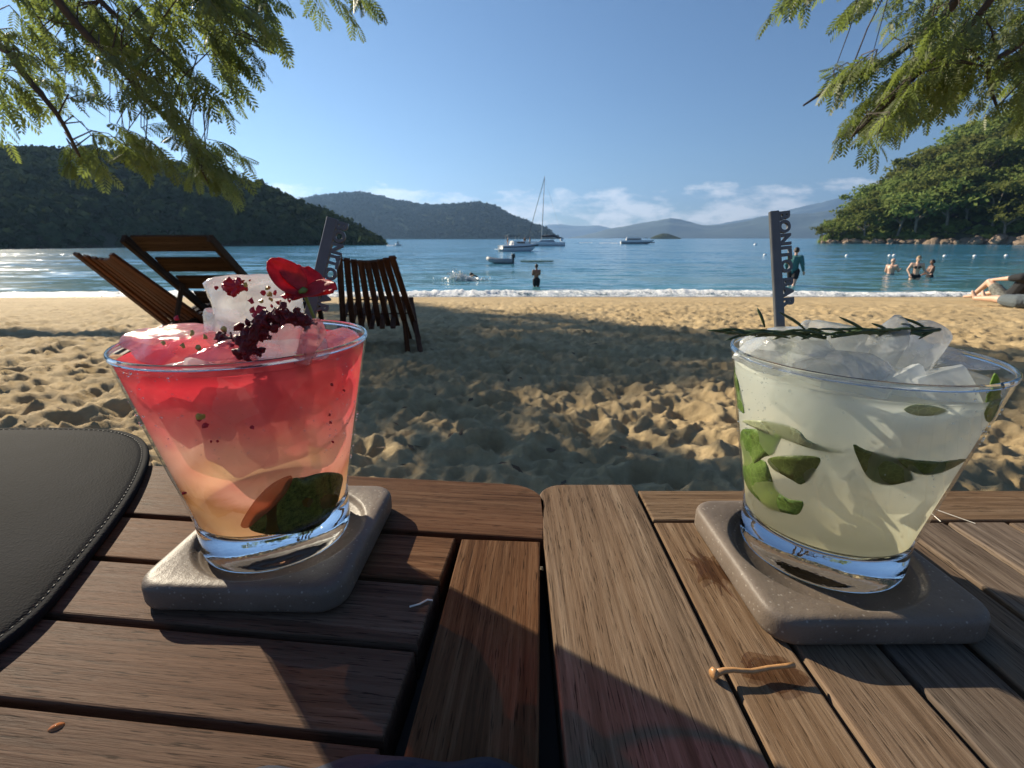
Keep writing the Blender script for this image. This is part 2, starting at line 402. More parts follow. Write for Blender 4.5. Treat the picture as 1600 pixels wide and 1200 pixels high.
def hill_surface(prof, d0, depth, rows=26, cols=140, rough=0.03, off=0.0):
    """prof: (px, y_top); the skyline stands 'depth' metres behind a shore d0(px) metres away"""
    px = np.linspace(prof[0][0], prof[-1][0], cols); top = np.interp(px, [p[0] for p in prof], [p[1] for p in prof])
    rows_t = np.concatenate([np.linspace(0, 1, rows), 1+np.linspace(0.1, 1.2, 10)])
    P = np.zeros((len(rows_t), cols, 3))
    for j in range(cols):
        D0 = d0(px[j]); dep = depth(px[j]) if callable(depth) else depth
        d = ray(px[j], 372.0); hd = np.array([d[0], d[1]])/math.hypot(d[0], d[1])
        zt = at_r(px[j], top[j], D0+dep).z - off
        for i, t in enumerate(rows_t):
            rr = D0+dep*t
            zz = zt*(1-(1-t)**1.7) if t <= 1 else zt*max(0, 1-((t-1)/1.2)**1.3)
            if t > 0 and t != 1: zz *= 1+rough*2.2*pn(px[j]*0.02, t*4)
            P[i, j] = (hd[0]*rr, hd[1]*rr, zz if t > 0 else -2.0)
    return P
def hill_mesh(name, P, mat, smooth=True):
    nr, nc, _ = P.shape
    me = npmesh(name, P.reshape(-1, 3), grid_faces(nr, nc)); return tag(link(name, me, mat, smooth=smooth), kind='structure')
def sample_hill(P, n, seed, rows=None, jitter=True):
    rs = np.random.RandomState(seed); nr, nc, _ = P.shape; rmax = rows or nr-1; out = []
    for k in range(n):
        i = rs.rand()*(rmax-1)+0.6; j = rs.rand()*(nc-1.01); i0, j0 = int(i), int(j); u, w = i-i0, j-j0
        i1 = min(i0+1, nr-1)
        out.append((P[i0, j0]*(1-u)*(1-w)+P[i1, j0]*u*(1-w)+P[i0, j0+1]*(1-u)*w+P[i1, j0+1]*u*w))
    return out

# left hill, backlit wood
LP = [(-900, 200), (-500, 225), (-150, 240), (0, 246), (90, 240), (170, 238), (240, 248), (300, 258), (370, 276), (420, 290), (470, 312), (520, 334), (555, 352), (580, 366), (594, 382)]
PL = hill_surface(LP, lambda x: 118+0.03*x, lambda x: 18+70*max(0, min(1, (600-x)/400)), rows=26, cols=170, off=1.2)
hill_mesh('left_hill', PL, M['soil'])
pts = sample_hill(PL, 5200, 3, rows=29)
rs = np.random.RandomState(5)
me = scatter_crowns('left_hill_wood', [(p[0], p[1], p[2]-0.2) for p in pts], 1.1+1.5*rs.rand(len(pts))**1.5, M['forest_dark'], 4)
tag(link('hill_forest', me, M['forest_dark']), 'dark backlit wood covering the hill on the left shore', 'forest', kind='stuff')

# middle hill behind it
MP = [(380, 330), (440, 318), (500, 309), (540, 305), (575, 302), (620, 312), (660, 320), (690, 322), (720, 318), (745, 316), (770, 322), (800, 338), (830, 350), (850, 357), (868, 371), (876, 379)]
PM = hill_surface(MP, lambda x: 1000, lambda x: 150+350*max(0, min(1, (880-x)/250)), rows=26, cols=150, rough=0.06, off=2.5)
hill_mesh('middle_hill', PM, M['forest_far'])
pts = sample_hill(PM, 4200, 8, rows=28)
me = scatter_crowns('middle_hill_wood', [(p[0], p[1], p[2]-0.3) for p in pts], 3.5+5.5*rs.rand(len(pts))**2, M['forest_far'], 9)
tag(link('hill_forest', me, M['forest_far']), 'hazy wood covering the hill behind the anchored boats', 'forest', kind='stuff')

# far ranges (km away, faded by the air)
for nm, prof, D, dep in (
    ('far_mountains', [(560, 372), (860, 352), (900, 354), (930, 352), (960, 358), (1010, 356), (1060, 362), (1120, 350), (1180, 340), (1230, 330), (1270, 318), (1300, 312), (1335, 309), (1380, 316), (1450, 330), (1600, 345), (1900, 360)], 6000, 500),
    ('near_mountains', [(880, 373), (910, 368), (950, 358), (990, 351), (1020, 346), (1045, 341), (1070, 346), (1100, 352), (1130, 351), (1160, 346), (1200, 338), (1240, 336), (1290, 330), (1350, 332), (1420, 340), (1700, 360)], 3600, 500),
    ('left_peak', [(-500, 330), (-200, 270), (-60, 225), (5, 216), (40, 232), (75, 262), (150, 330), (230, 372)], 1500, 300)):
    Pf = hill_surface(prof, lambda x, D=D: D, dep, rows=24, cols=200, rough=0.10)
    nr, nc, _ = Pf.shape
    ii, jj = np.meshgrid(np.arange(nr), np.arange(nc), indexing='ij')
    Pf[1:, :, 2] *= 1+0.05*pnoise(jj[1:]*0.35, ii[1:]*0.5)+0.03*pnoise(jj[1:]*0.9+7, ii[1:]*1.1)
    hill_mesh(nm, Pf, M['mount'])
# little islet off the far shore
ip = at_r(1040, 372.6, 1100)
v = []; f = []
Pi = hill_surface([(1016, 372), (1024, 368), (1034, 364.5), (1043, 365), (1055, 369), (1064, 372)], lambda x: 1050, 30, rows=10, cols=24, rough=0.1)
hill_mesh('islet', Pi, M['forest_far'])

# right headland with separate trees and shore rocks
RP = [(1282, 372), (1292, 362), (1305, 348), (1350, 318), (1400, 290), (1450, 262), (1500, 234), (1550, 208), (1600, 184), (1700, 145), (1900, 95), (2300, 80)]
PR = hill_surface(RP, lambda x: 200-0.02*(x-1280), lambda x: 12+95*max(0, min(1, (x-1280)/320)), rows=24, cols=120, off=4.5)
PR[..., 2] = np.where(PR[..., 2] > -1, np.maximum(PR[..., 2], 0.35), PR[..., 2])
hill_mesh('right_headland', PR, M['soil'])

def tree_template(seed):
    """returns trunk mesh and crown mesh of a broad-leaved tree of height ~1"""
    rs = random.Random(seed); mb = MB(); tips = []
    lean = (rs.uniform(-.1, .1), rs.uniform(-.1, .1))
    top = Vector((lean[0], lean[1], 0.55)); mb.tube([(0, 0, -0.1), (lean[0]*.4, lean[1]*.4, 0.25), top], [0.028, 0.022, 0.016], 6)
    for k in range(6):
        a = k*1.05+rs.uniform(-.4, .4); st = Vector((lean[0]*.6, lean[1]*.6, rs.uniform(0.28, 0.5)))
        en = st+Vector((math.cos(a)*rs.uniform(.2, .42), math.sin(a)*rs.uniform(.2, .42), rs.uniform(.15, .42)))
        mb.tube([st, (st+en)/2+Vector((0, 0, .03)), en], [0.014, 0.009, 0.005], 5); tips.append(en)
    tips += [top+Vector((0, 0, .25)), top+Vector((rs.uniform(-.15, .15), rs.uniform(-.15, .15), .15))]
    nrs = np.random.RandomState(seed); V = []; Fq = []
    for tpt in tips:
        for c in range(3):
            cc = np.array(tpt)+nrs.normal(size=3)*np.array([.10, .10, .05]); rad = 0.09+0.09*nrs.rand()
            for k in range(34):
                d = nrs.normal(size=3); d /= np.linalg.norm(d); p = cc+d*rad*(0.5+0.6*nrs.rand())*np.array([1.25, 1.25, .62])
                s = 0.018+0.022*nrs.rand(); nn = d*0.5+nrs.normal(size=3)*0.6+np.array([0, 0, .6]); nn /= np.linalg.norm(nn)
                u = np.cross(nn, nrs.normal(size=3)); u /= np.linalg.norm(u); w = np.cross(nn, u); b = len(V)
                V += [p+u*s*1.5, p+w*s*.8, p-u*s*1.5, p-w*s*.8]; Fq.append((b, b+1, b+2, b+3))
    return mb.me('trunk'), npmesh('crown', np.array(V), np.array(Fq))
TT = [tree_template(s) for s in (1, 2, 3, 4, 5)]
for tm, cm in TT: tm.materials.append(M['bark']); cm.materials.append(M['head_leaf'])
rs = np.random.RandomState(11)
def plant_tree(p, h, k, label, group):
    r = empty('headland_tree', (p[0], p[1], p[2]-0.2), rs.rand()*6.28, label, 'tree', group)
    r.scale = (h*1.05, h*1.05, h)
    for nm, me in (('trunk', TT[k][0]), ('crown', TT[k][1])):
        o = bpy.data.objects.new(nm, me); COL.objects.link(o); o.parent = r
cand = []
nr, nc, _ = PR.shape
for k in range(2600):
    i = rs.rand()*(25)+0.6; j = rs.rand()*(nc-1.01); i0, j0 = int(i), int(j)
    p = PR[i0, j0]*(1-(i-i0))+PR[min(i0+1, nr-1), j0]*(i-i0)
    q = PR[min(i0+1, nr-1), j0+1]; p = p+(q-PR[min(i0+1, nr-1), j0])*(j-j0)
    px = proj(p)[0]
    if px > 1760 or p[2] < 0.3: continue
    if all((p[0]-c[0])**2+(p[1]-c[1])**2 > 3.9**2 for c in cand): cand.append(p)
    if len(cand) > 270: break
for p in cand:
    px, py = proj(p)
    h = 10+7*rs.rand()
    if px < 1330: h *= 0.5
    elif px < 1400: h *= 0.75
    if px < 1345: lab = 'small bushy tree at the low tip of the right-hand headland'
    elif p[2] < 5: lab = 'green tree standing just above the boulders of the headland shore'
    elif py < np.interp(px, [q[0] for q in RP], [q[1] for q in RP])+16: lab = 'tree crown on the skyline of the right-hand headland'
    else: lab = 'bushy green tree on the middle slope of the right-hand headland'
    plant_tree(p, h, rs.randint(5), lab, 'trees covering the right-hand headland')
# undergrowth between the trunks
pts = [p for p in sample_hill(PR, 2600, 21, rows=26) if p[2] > 0.35]
me = scatter_crowns('undergrowth', [(p[0], p[1], p[2]) for p in pts], 1.0+1.9*rs.rand(len(pts)), M['head_leaf'], 22)
tag(link('undergrowth', me, M['head_leaf']), 'low green scrub between the trees of the right headland', 'scrub', kind='stuff')
# shore rocks
def rock_mesh(seed):
    bm = bmesh.new(); bmesh.ops.create_icosphere(bm, subdivisions=2, radius=1); rr = random.Random(seed)
    ax = [Vector((rr.gauss(0, 1), rr.gauss(0, 1), rr.gauss(0, 1))).normalized() for _ in range(7)]; ds = [rr.uniform(.5, .85) for _ in ax]
    for w in bm.verts:
        for a, d in zip(ax, ds):
            k = w.co.dot(a)
            if k > d: w.co -= a*(k-d)*0.9
    me = bpy.data.meshes.new('rock'); bm.to_mesh(me); bm.free(); me.materials.append(M['rock']); return me
RK = [rock_mesh(s) for s in range(5)]
for k in range(62):
    px = 1286+ (k/61.0)**0.95*330+rs.uniform(-3, 3)
    D0 = 200-0.02*(px-1280)-rs.rand()*2.0; d = ray(px, 372); d /= math.hypot(d[0], d[1])
    o = bpy.data.objects.new('shore_rock', RK[rs.randint(5)]); COL.objects.link(o)
    s = 0.7+1.0*rs.rand()+(1.0 if px > 1500 else 0)*rs.rand()
    o.location = (d[0]*D0, d[1]*D0, 0.05+rs.rand()*0.3*s); o.scale = (s*1.3, s, s*0.7); o.rotation_euler = (rs.rand(), rs.rand(), rs.rand()*6)
    tag(o, ('small dark stone at the waterline of the headland\'s low tip' if px < 1345 else 'brown boulder at the waterline below the headland\'s middle' if px < 1500 else 'large pale boulder at the headland shore near the picture\'s right edge'), 'rock', 'boulders along the headland shore')

# ================================================================== OVERHANGING TREES (feathery leaves)
def leaf_template(pairs=7, droop=0.25):
    V = []; Fq = []
    def pt(t): return np.array([t, 0, -droop*t*t])
    V += [pt(0)+[0, .008, 0], pt(0)-[0, .008, 0], pt(.5)-[0, .006, 0], pt(.5)+[0, .006, 0], pt(1)-[0, .003, 0], pt(1)+[0, .003, 0]]
    Fq += [(0, 1, 2, 3), (3, 2, 4, 5)]
    for k in range(pairs):
        t = 0.12+0.86*k/(pairs-1); L = 0.34*(0.55+0.9*math.sin(math.pi*(0.15+0.75*k/(pairs-1))))*0.75
        for s in (-1, 1):
            a = 1.0-0.25*t; d = np.array([math.cos(a), s*math.sin(a), -0.28]); w = np.array([-s*math.sin(a), math.cos(a), 0])*0.055
            p = pt(t); b = len(V); mid = p+d*L*.5; end = p+d*L+np.array([0, 0, -.07*L])
            V += [p, mid+w, end, mid-w]; Fq.append((b, b+1, b+2, b+3))
    return np.array(V), np.array(Fq)
LEAF = [leaf_template(7, d) for d in (0.0, 0.15, 0.35)]
class Foliage:
    def __init__(s, seed): s.V = []; s.F = []; s.b = 0; s.rs = np.random.RandomState(seed); s.tw = MB()
    def leaf(s, p, d, size):
        V, Fq = LEAF[s.rs.randint(3)]
        x = d/np.linalg.norm(d); z = np.array([0, 0, 1.0])+s.rs.normal(size=3)*0.45; y = np.cross(z, x); y /= np.linalg.norm(y); z = np.cross(x, y)
        s.V.append((V[:, :1]*x+V[:, 1:2]*y+V[:, 2:]*z)*size+p); s.F.append(Fq+s.b); s.b += len(V)
    def twig(s, p0, d, L, n, size, r=0.003, droop=0.5):
        d = np.array(d, float); d /= np.linalg.norm(d); p = np.array(p0, float); path = [p.copy()]; st = L/5
        for k in range(5):
            d = d+np.array([0, 0, -droop/5])+s.rs.normal(size=3)*0.13; d /= np.linalg.norm(d); p = p+d*st; path.append(p.copy())
        s.tw.tube([Vector(q) for q in path], [r*(1-0.14*k) for k in range(6)], 4, cap=False)
        for k in range(n):
            t = (k+0.5)/n*5; i = min(int(t), 4); q = path[i]+(path[i+1]-path[i])*(t-i); dd = path[i+1]-path[i]; dd /= np.linalg.norm(dd)
            side = np.cross(dd, [0, 0, 1]); side /= (np.linalg.norm(side)+1e-6)
            s.leaf(q, dd*0.7+side*(1 if k % 2 else -1)*(0.6+0.5*s.rs.rand())+np.array([0, 0, -0.35-0.4*s.rs.rand()])+s.rs.normal(size=3)*0.2, size*(0.75+0.5*s.rs.rand()))
        s.leaf(path[-1], d+np.array([0, 0, -0.3]), size)
        return path
def limb(mb, pts, r0, r1, n=7):
    # smooth the polyline
    P = [Vector(p) for p in pts]; out = []
    for i in range(len(P)-1):
        p0, p1, p2, p3 = P[max(i-1, 0)], P[i], P[i+1], P[min(i+2, len(P)-1)]
        for k in range(6):
            t = k/6; out.append(0.5*((2*p1)+(p2-p0)*t+(2*p0-5*p1+4*p2-p3)*t*t+(3*p1-p0-3*p2+p3)*t**3))
    out.append(P[-1]); m = len(out)
    mb.tube(out, [r0+(r1-r0)*(i/(m-1))**0.7 for i in range(m)], n)
    return out
def in_poly(x, y, poly):
    c = False; n = len(poly)
    for i in range(n):
        x1, y1 = poly[i]; x2, y2 = poly[i-1]
        if (y1 > y) != (y2 > y) and x < (x2-x1)*(y-y1)/(y2-y1)+x1: c = not c
    return c
def overhanging_tree(name, trunk, fork, limbs, poly, holes, dens, drift, seed, label, yr=(3.1, 4.6), size=0.125):
    root = empty(name, trunk, 0, label, 'tree', 'trees leaning over the beach'); T = Vector(trunk)
    mb = MB(); limb(mb, [(0, 0, -0.3), (Vector(fork)-T)*0.45+Vector((0.1, 0.1, 0)), Vector(fork)-T], 0.17, 0.11, 10)
    mb.build('trunk', M['bark_dark'], root, smooth=True)
    fo = Foliage(seed); rs = fo.rs; paths = []
    for L in limbs:
        lm = MB(); pth = limb(lm, [Vector(fork)-T]+[at_y(*q)-T for q in L], 0.045, 0.006); paths += pth[6:]
        lm.build('limb', M['bark_dark'], root, smooth=True)
    PA = np.array([list(p+T) for p in paths])
    for (n, pl) in dens:
        k = 0; tries = 0; xs = [p[0] for p in pl]; ys = [p[1] for p in pl]
        while k < n and tries < n*30:
            tries += 1; x = rs.uniform(min(xs), max(xs)); y = rs.uniform(min(ys), max(ys))
            if not in_poly(x, y, pl): continue
            if any(math.hypot(x-h[0], y-h[1]) < h[2] for h in holes): continue
            k += 1; p = np.array(at_y(x, y, rs.uniform(*yr))); q0 = p-np.array([0, .2, ZC-.1]); ts = np.array(TOSUN)
            if min(np.linalg.norm((q0-w_)-ts*(q0-w_).dot(ts)) for w_ in (np.array([-.35, .05, 0]), np.array([.2, 0, 0]))) < 0.62: continue
            dd = np.linalg.norm(PA-p, axis=1); i = int(np.argmin(dd+rs.rand(len(dd))*0.12)); q = PA[i]
            mid = (p+q)/2+np.array([0, 0, 0.05])+rs.normal(size=3)*0.02
            if dd[i] < 1.2: fo.tw.tube([Vector(q), Vector(mid), Vector(p)], [0.005, 0.004, 0.003], 4, cap=False)
            dirv = np.array([drift[0], drift[1]*0.3, drift[2]])+rs.normal(size=3)*0.35
            fo.twig(p, dirv, rs.uniform(0.16, 0.3), rs.randint(7, 12), size)
    fo.tw.v = [tuple(Vector(q)-T) for q in fo.tw.v]; tag(fo.tw.build('twigs', M['bark_dark'], root), kind='stuff')
    V = np.vstack(fo.V)-np.array(T); o = tag(link('crown', npmesh('crown', V, np.vstack(fo.F)), M['leaf'], root), kind='stuff')
    return root
polyL = [(-60, -40), (440, -40), (435, 70), (395, 105), (345, 130), (340, 215), (300, 250), (180, 235), (110, 245), (70, 225), (40, 190), (-40, 190)]
overhanging_tree('overhanging_tree', (-4.2, 0.2, 1.1), (-1.2, 1.8, 5.2),
    [[(20, -160, 3.2), (90, 0, 3.4), (190, 110, 3.5), (290, 220, 3.6), (328, 292, 3.6)], [(120, -220, 3.5), (240, -60, 3.8), (400, 40, 4.0), (430, 85, 4.0)],
     [(-30, -40, 3.2), (20, 90, 3.3), (90, 180, 3.3), (125, 245, 3.4)], [(100, -300, 4.0), (400, -130, 4.3), (540, -20, 4.4), (566, 15, 4.4)], [(70, -200, 3.6), (140, -20, 3.9), (250, 80, 3.9), (330, 150, 4.0)]],
    polyL, [(395, 150, 40), (45, 150, 22), (10, 210, 26)],
    [(66, [(40, -60), (320, -60), (335, 40), (335, 175), (290, 200), (200, 160), (120, 90)]), (30, [(-60, -60), (90, -60), (150, 90), (130, 180), (-40, 150)]), (32, [(290, -60), (400, -60), (405, 20), (370, 55), (330, 80)]),
     (22, [(85, 185), (300, 195), (290, 225), (200, 218), (100, 225)]), (14, [(280, 200), (325, 205), (322, 272), (300, 262)]), (3, [(485, -45), (520, -45), (515, -15), (490, -15)]), (2, [(548, -30), (566, -30), (562, -8), (550, -8)])],
    (0.55, 0.1, -0.45), 3, 'feathery-leaved tree whose branches hang over the top left of the beach')
overhanging_tree('overhanging_tree', (4.6, 0.4, 1.1), (1.9, 1.8, 5.0),
    [[(1600, -140, 3.2), (1540, 10, 3.4), (1430, 120, 3.6), (1330, 215, 3.6)], [(1600, -240, 3.4), (1440, -80, 3.7), (1330, -20, 3.8), (1240, 5, 3.9)],
     [(1640, -60, 3.1), (1600, 60, 3.3), (1545, 105, 3.3), (1560, 175, 3.3)], [(1540, -90, 3.3), (1420, 70, 3.6), (1310, 130, 3.7), (1255, 165, 3.7)]],
    None, [(1310, 75, 34), (1590, 130, 18)],
    [(48, [(1350, -60), (1640, -60), (1640, 70), (1500, 75), (1390, 30)]), (44, [(1420, 55), (1570, 50), (1550, 115), (1470, 150), (1420, 165), (1385, 150)]), (13, [(1345, 150), (1420, 135), (1410, 185), (1350, 185)]),
     (8, [(1285, 105), (1360, 65), (1380, 90), (1300, 130)]), (6, [(1250, -50), (1300, -50), (1295, -15), (1256, -15)]), (16, [(1550, 90), (1640, 60), (1640, 140), (1570, 150)])],
    (-0.55, 0.1, -0.45), 4, 'feathery-leaved tree whose branches hang over the top right of the beach')

# tall tree up-sun whose crown shades the middle of the beach
def shade_tree():
    base = Vector((-21.5, 13.0, 0.2)); root = empty('tall_tree', base, 0, 'tall tree left of the view shading the middle of the sand', 'tree')
    mb = MB(); crown_c = Vector((-18.5, 19.0, 11.6))
    limb(mb, [(0, 0, -0.3), (0.4, 1.2, 4.5), (1.2, 3.4, 8.6), crown_c-base], 0.42, 0.16, 10); mb.build('trunk', M['bark_dark'], root, smooth=True)
    fo = Foliage(12); rs = fo.rs; lm = MB()
    shade = [(-2.6, 11.0), (0.3, 7.6), (1.3, 5.6), (2.6, 4.3), (4.6, 3.2), (5.0, 1.9), (2.5, 1.35), (0.2, 1.45), (-1.2, 1.9), (-1.6, 3.0), (-1.5, 5.0), (-2.6, 7.5), (-3.4, 9.5)]
    lit = [(0.75, 2.05, 0.33), (1.15, 1.75, 0.33), (1.55, 1.75, 0.3), (0.45, 2.15, 0.2), (0.9, 1.3, 0.25), (1.9, 1.55, 0.3), (-0.75, 1.55, 0.22), (0.4, 4.6, 0.35), (1.0, 4.1, 0.25), (-0.9, 6.0, 0.3), (0.6, 1.5, .12), (2.6, 2.6, .35), (-0.9, 2.3, .15)]
    k = 0; tries = 0; hs = []
    while k < 340 and tries < 20000:
        tries += 1; x = rs.uniform(-3.5, 5.1); y = rs.uniform(0.5, 11.0)
        if not in_poly(x, y, shade): continue
        if any(math.hypot(x-a, y-b) < c+0.12 for a, b, c in lit): continue
        g = base_z(x, y); h = rs.uniform(11.2, 14.0); kk = h/TOSUN.z
        p = np.array([x+TOSUN.x*kk, y+TOSUN.y*kk, g+h])-np.array(base)
        fo.twig(p, rs.normal(size=3)+np.array([0, 0, -.2]), 0.55, 6, 0.42, 0.01); k += 1
        if k % 14 == 0:
            lm = MB(); limb(lm, [crown_c-base+Vector((0, 0, -1.5)), (Vector(p)+crown_c-base)/2+Vector((0, 0, 0.3)), Vector(p)], 0.06, 0.01, 5); lm.build('limb', M['bark_dark'], root)
    tag(fo.tw.build('twigs', M['bark_dark'], root), kind='stuff')
    tag(link('crown', npmesh('crown', np.vstack(fo.V), np.vstack(fo.F)), M['leaf'], root), kind='stuff')
shade_tree()

nrs = np.random.RandomState(31); V = []; Fq = []
for k in range(420):
    r = 1.0+11*nrs.rand()**1.6; a = nrs.uniform(-.9, .9); x, y = r*math.sin(a), r*math.cos(a); z = base_z(x, y)+float(sand_relief(np.array([x]), np.array([y]))[0])+.004
    L = nrs.uniform(.012, .035); an = nrs.rand()*6.28; u = np.array([math.cos(an), math.sin(an), nrs.uniform(-.1, .3)])*L; w = np.array([-math.sin(an), math.cos(an), nrs.uniform(-.2, .4)])*L*nrs.uniform(.12, .4); p = np.array([x, y, z]); b0 = len(V)
    V += [p-u, p+w, p+u, p-w+np.array([0, 0, .004])]; Fq.append((b0, b0+1, b0+2, b0+3))
M['litter'] = simple('dry_leaf_bits', (0.12, 0.075, 0.04), 0.9, 0.5, 3, 0.2)
tag(link('leaf_litter', npmesh('leaf_litter', np.array(V), np.array(Fq)), M['litter']), 'dry leaf bits strewn over the trampled sand', 'leaf litter', kind='stuff')

# ================================================================== TABLES
TZ = ZC-0.157
def plank(parent, x0, x1, y0, y1, mat, th=0.018, along='y', corner=None, zoff=0.0, ch=0.0009):
    """one board, local X along its length; corner rounds one far corner ('l' or 'r')"""
    L, W = ((y1-y0), (x1-x0)) if along == 'y' else ((x1-x0), (y1-y0))
    bm = bmesh.new()
    out = [(-L/2, -W/2), (L/2, -W/2), (L/2, W/2), (-L/2, W/2)]
    if corner is not None:
        kx, ky, r = corner; res = []
        for (a, b) in out:
            if (a > 0) == (kx > 0) and (b > 0) == (ky > 0):
                cx, cy = a-kx*r*1.0, b-ky*r; arc = [(cx+kx*r*math.cos(q), cy+ky*r*math.sin(q)) for q in [i*math.pi/2/6 for i in range(7)]]
                if kx*ky < 0: arc = arc[::-1]
                res += arc
            else: res.append((a, b))
        out = res
    vs = [bm.verts.new((a, b, 0)) for a, b in out]; fc = bm.faces.new(vs)
    ex = bmesh.ops.extrude_face_region(bm, geom=[fc]); 
    for w in [g for g in ex['geom'] if isinstance(g, bmesh.types.BMVert)]: w.co.z -= th
    bmesh.ops.recalc_face_normals(bm, faces=bm.faces[:])
    te = [ed for ed in bm.edges if all(abs(w.co.z) < 1e-6 for w in ed.verts)]
    bmesh.ops.bevel(bm, geom=te, offset=ch, segments=2, profile=0.5, affect='EDGES')
    me = bpy.data.meshes.new('plank'); bm.to_mesh(me); bm.free()
    return link('plank', me, mat, parent, ((x0+x1)/2, (y0+y1)/2, zoff), (0, 0, math.pi/2 if along == 'y' else 0))
rnd = random.Random(2)
def table_frame(parent, x0, x1, y0, y1):
    for (a, b) in ((x0+.03, y0+.03), (x1-.03, y0+.03), (x0+.03, y1-.03), (x1-.03, y1-.03)):
        MB().box((a, b, -0.235), (0.035, 0.035, 0.43), ch=0.003).build('leg', M['wood_under'], parent)
    for (c, d) in ((((x0+x1)/2, y0+.03, -0.045), (x1-x0-.1, .018, .05)), (((x0+x1)/2, y1-.03, -0.045), (x1-x0-.1, .018, .05)), ((x0+.016, (y0+y1)/2, -0.06), (.024, y1-y0-.1, .08)), ((x1-.016, (y0+y1)/2, -0.06), (.024, y1-y0-.1, .08))):
        MB().box(c, d, ch=0.002).build('apron', M['wood_under'], parent)
# right-hand table: boards run away from the viewer
rt = empty('slatted_table', (0, 0, TZ), 0, 'right-hand weathered slatted table under the pale minty drink', 'table', 'low slatted tables')
YF, YN = 0.2795, -0.42
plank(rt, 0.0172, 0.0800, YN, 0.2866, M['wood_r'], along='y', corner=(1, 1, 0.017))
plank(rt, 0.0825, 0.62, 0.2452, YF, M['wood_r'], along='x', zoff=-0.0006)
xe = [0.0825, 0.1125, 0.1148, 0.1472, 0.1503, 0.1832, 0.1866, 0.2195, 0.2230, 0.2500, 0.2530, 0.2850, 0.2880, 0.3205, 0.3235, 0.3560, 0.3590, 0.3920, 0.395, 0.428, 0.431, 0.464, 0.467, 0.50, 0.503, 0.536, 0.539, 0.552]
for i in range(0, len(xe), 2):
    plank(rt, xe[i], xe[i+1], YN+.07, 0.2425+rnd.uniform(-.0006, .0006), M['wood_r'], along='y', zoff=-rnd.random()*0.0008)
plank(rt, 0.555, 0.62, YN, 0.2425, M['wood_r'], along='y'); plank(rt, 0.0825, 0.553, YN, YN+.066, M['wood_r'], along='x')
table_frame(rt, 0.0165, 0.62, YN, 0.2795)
MB().box((0.0095, -0.08, -0.0285), (0.017, 0.62, 0.012), ch=0.001).build('gap_batten', M['wood_under'], rt)  # strip added below the seam to darken the gap, no real table part
for by in (0.225, -0.05):
    MB().box((0.32, by, -0.0285), (0.5, 0.05, 0.019), ch=0.002).build('gap_batten', M['wood_under'], rt)
# left-hand table: cross slats inside a border, turned a little
def skew(o, a=R(-2.6)):
    x, y = o.location.x, o.location.y; o.location.x = x*math.cos(a)-y*math.sin(a); o.location.y = x*math.sin(a)+y*math.cos(a); o.rotation_euler.z += a; return o
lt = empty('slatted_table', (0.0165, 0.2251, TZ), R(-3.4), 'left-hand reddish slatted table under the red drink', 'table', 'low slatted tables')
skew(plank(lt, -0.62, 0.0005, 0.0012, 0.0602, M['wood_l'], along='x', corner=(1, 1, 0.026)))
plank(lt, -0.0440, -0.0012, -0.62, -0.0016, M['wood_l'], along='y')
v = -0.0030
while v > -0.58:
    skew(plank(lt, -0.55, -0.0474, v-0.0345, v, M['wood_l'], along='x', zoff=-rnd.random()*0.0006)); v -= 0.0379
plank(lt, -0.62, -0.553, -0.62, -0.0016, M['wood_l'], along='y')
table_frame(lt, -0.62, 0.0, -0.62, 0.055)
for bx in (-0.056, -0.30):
    MB().box((bx, -0.29, -0.0285), (0.05, 0.57, 0.019), ch=0.002).build('gap_batten', M['wood_under'], lt)

# wet marks, bits and a twig on the boards
def wet_mat():
    t = NT('wet_wood_stain'); g = t.pbr(Base_Color=c4(0.03, 0.012, 0.01), Roughness=0.12); tr = t.n('ShaderNodeBsdfTransparent', {'Color': c4(0.74, 0.65, 0.59)})
    return t.end(t.n('ShaderNodeMixShader', {0: 0.16, 1: tr, 2: g}))
M['wet'] = wet_mat()
def splash(cx, cy, r, sx, sy, ang, seed, spikes, label, n=64):
    rr = random.Random(seed); out = []; ph = [rr.uniform(0, 6.28) for _ in range(6)]
    for k in range(n):
        a = 2*math.pi*k/n; q = r*(1+0.18*math.sin(2*a+ph[0])+0.12*math.sin(5*a+ph[1])+spikes*max(0, math.sin(9*a+ph[2]+math.sin(3*a)))**3*rr.uniform(.5, 1.2))
        x, y = q*math.cos(a)*sx, q*math.sin(a)*sy; out.append((x*math.cos(ang)-y*math.sin(ang), x*math.sin(ang)+y*math.cos(ang), 0.0))
    mb = MB(); top = [(x*.93, y*.93, 0.00035) for x, y, z in out]
    mb.add(out+top+[(0, 0, 0.0004)], [(k, (k+1) % n, n+(k+1) % n, n+k) for k in range(n)]+[(n+k, n+(k+1) % n, 2*n) for k in range(n)])
    return tag(mb.build('wet_stain', M['wet'], None, (cx, cy, TZ+0.0004), smooth=True), label, 'stain')
splash(0.0975, 0.2005, 0.0075, 0.75, 1.5, 0.15, 3, 0.9, 'dark splashed wet stain beside the right coaster')
splash(0.0985, 0.1420, 0.0095, 1.2, 0.8, 0.2, 5, 0.1, 'damp dark patch on the board behind the twig')
M['twig'] = simple('dry_twig', (0.42, 0.22, 0.09), 0.35, 0.25, 400, 0.3, 0.0005)
tg = empty('twig', (0.0912, 0.1405, TZ+0.0035), 0, 'short orange-brown dry twig lying on the right table', 'twig')
a0, a1 = Vector((-0.0155, -0.0012, -0.0012)), Vector((0.0145, 0.0012, 0.0))
MB().tube([a0.lerp(a1, k/9)+Vector((0, 0.0004*math.sin(k*1.3), 0.0006*math.sin(k*0.9))) for k in range(10)], [0.0014, .0011, .00095, .0009, .0009, .00095, .0009, .00085, .0009, .0010], 10).build('stalk', M['twig'], tg, smooth=True)
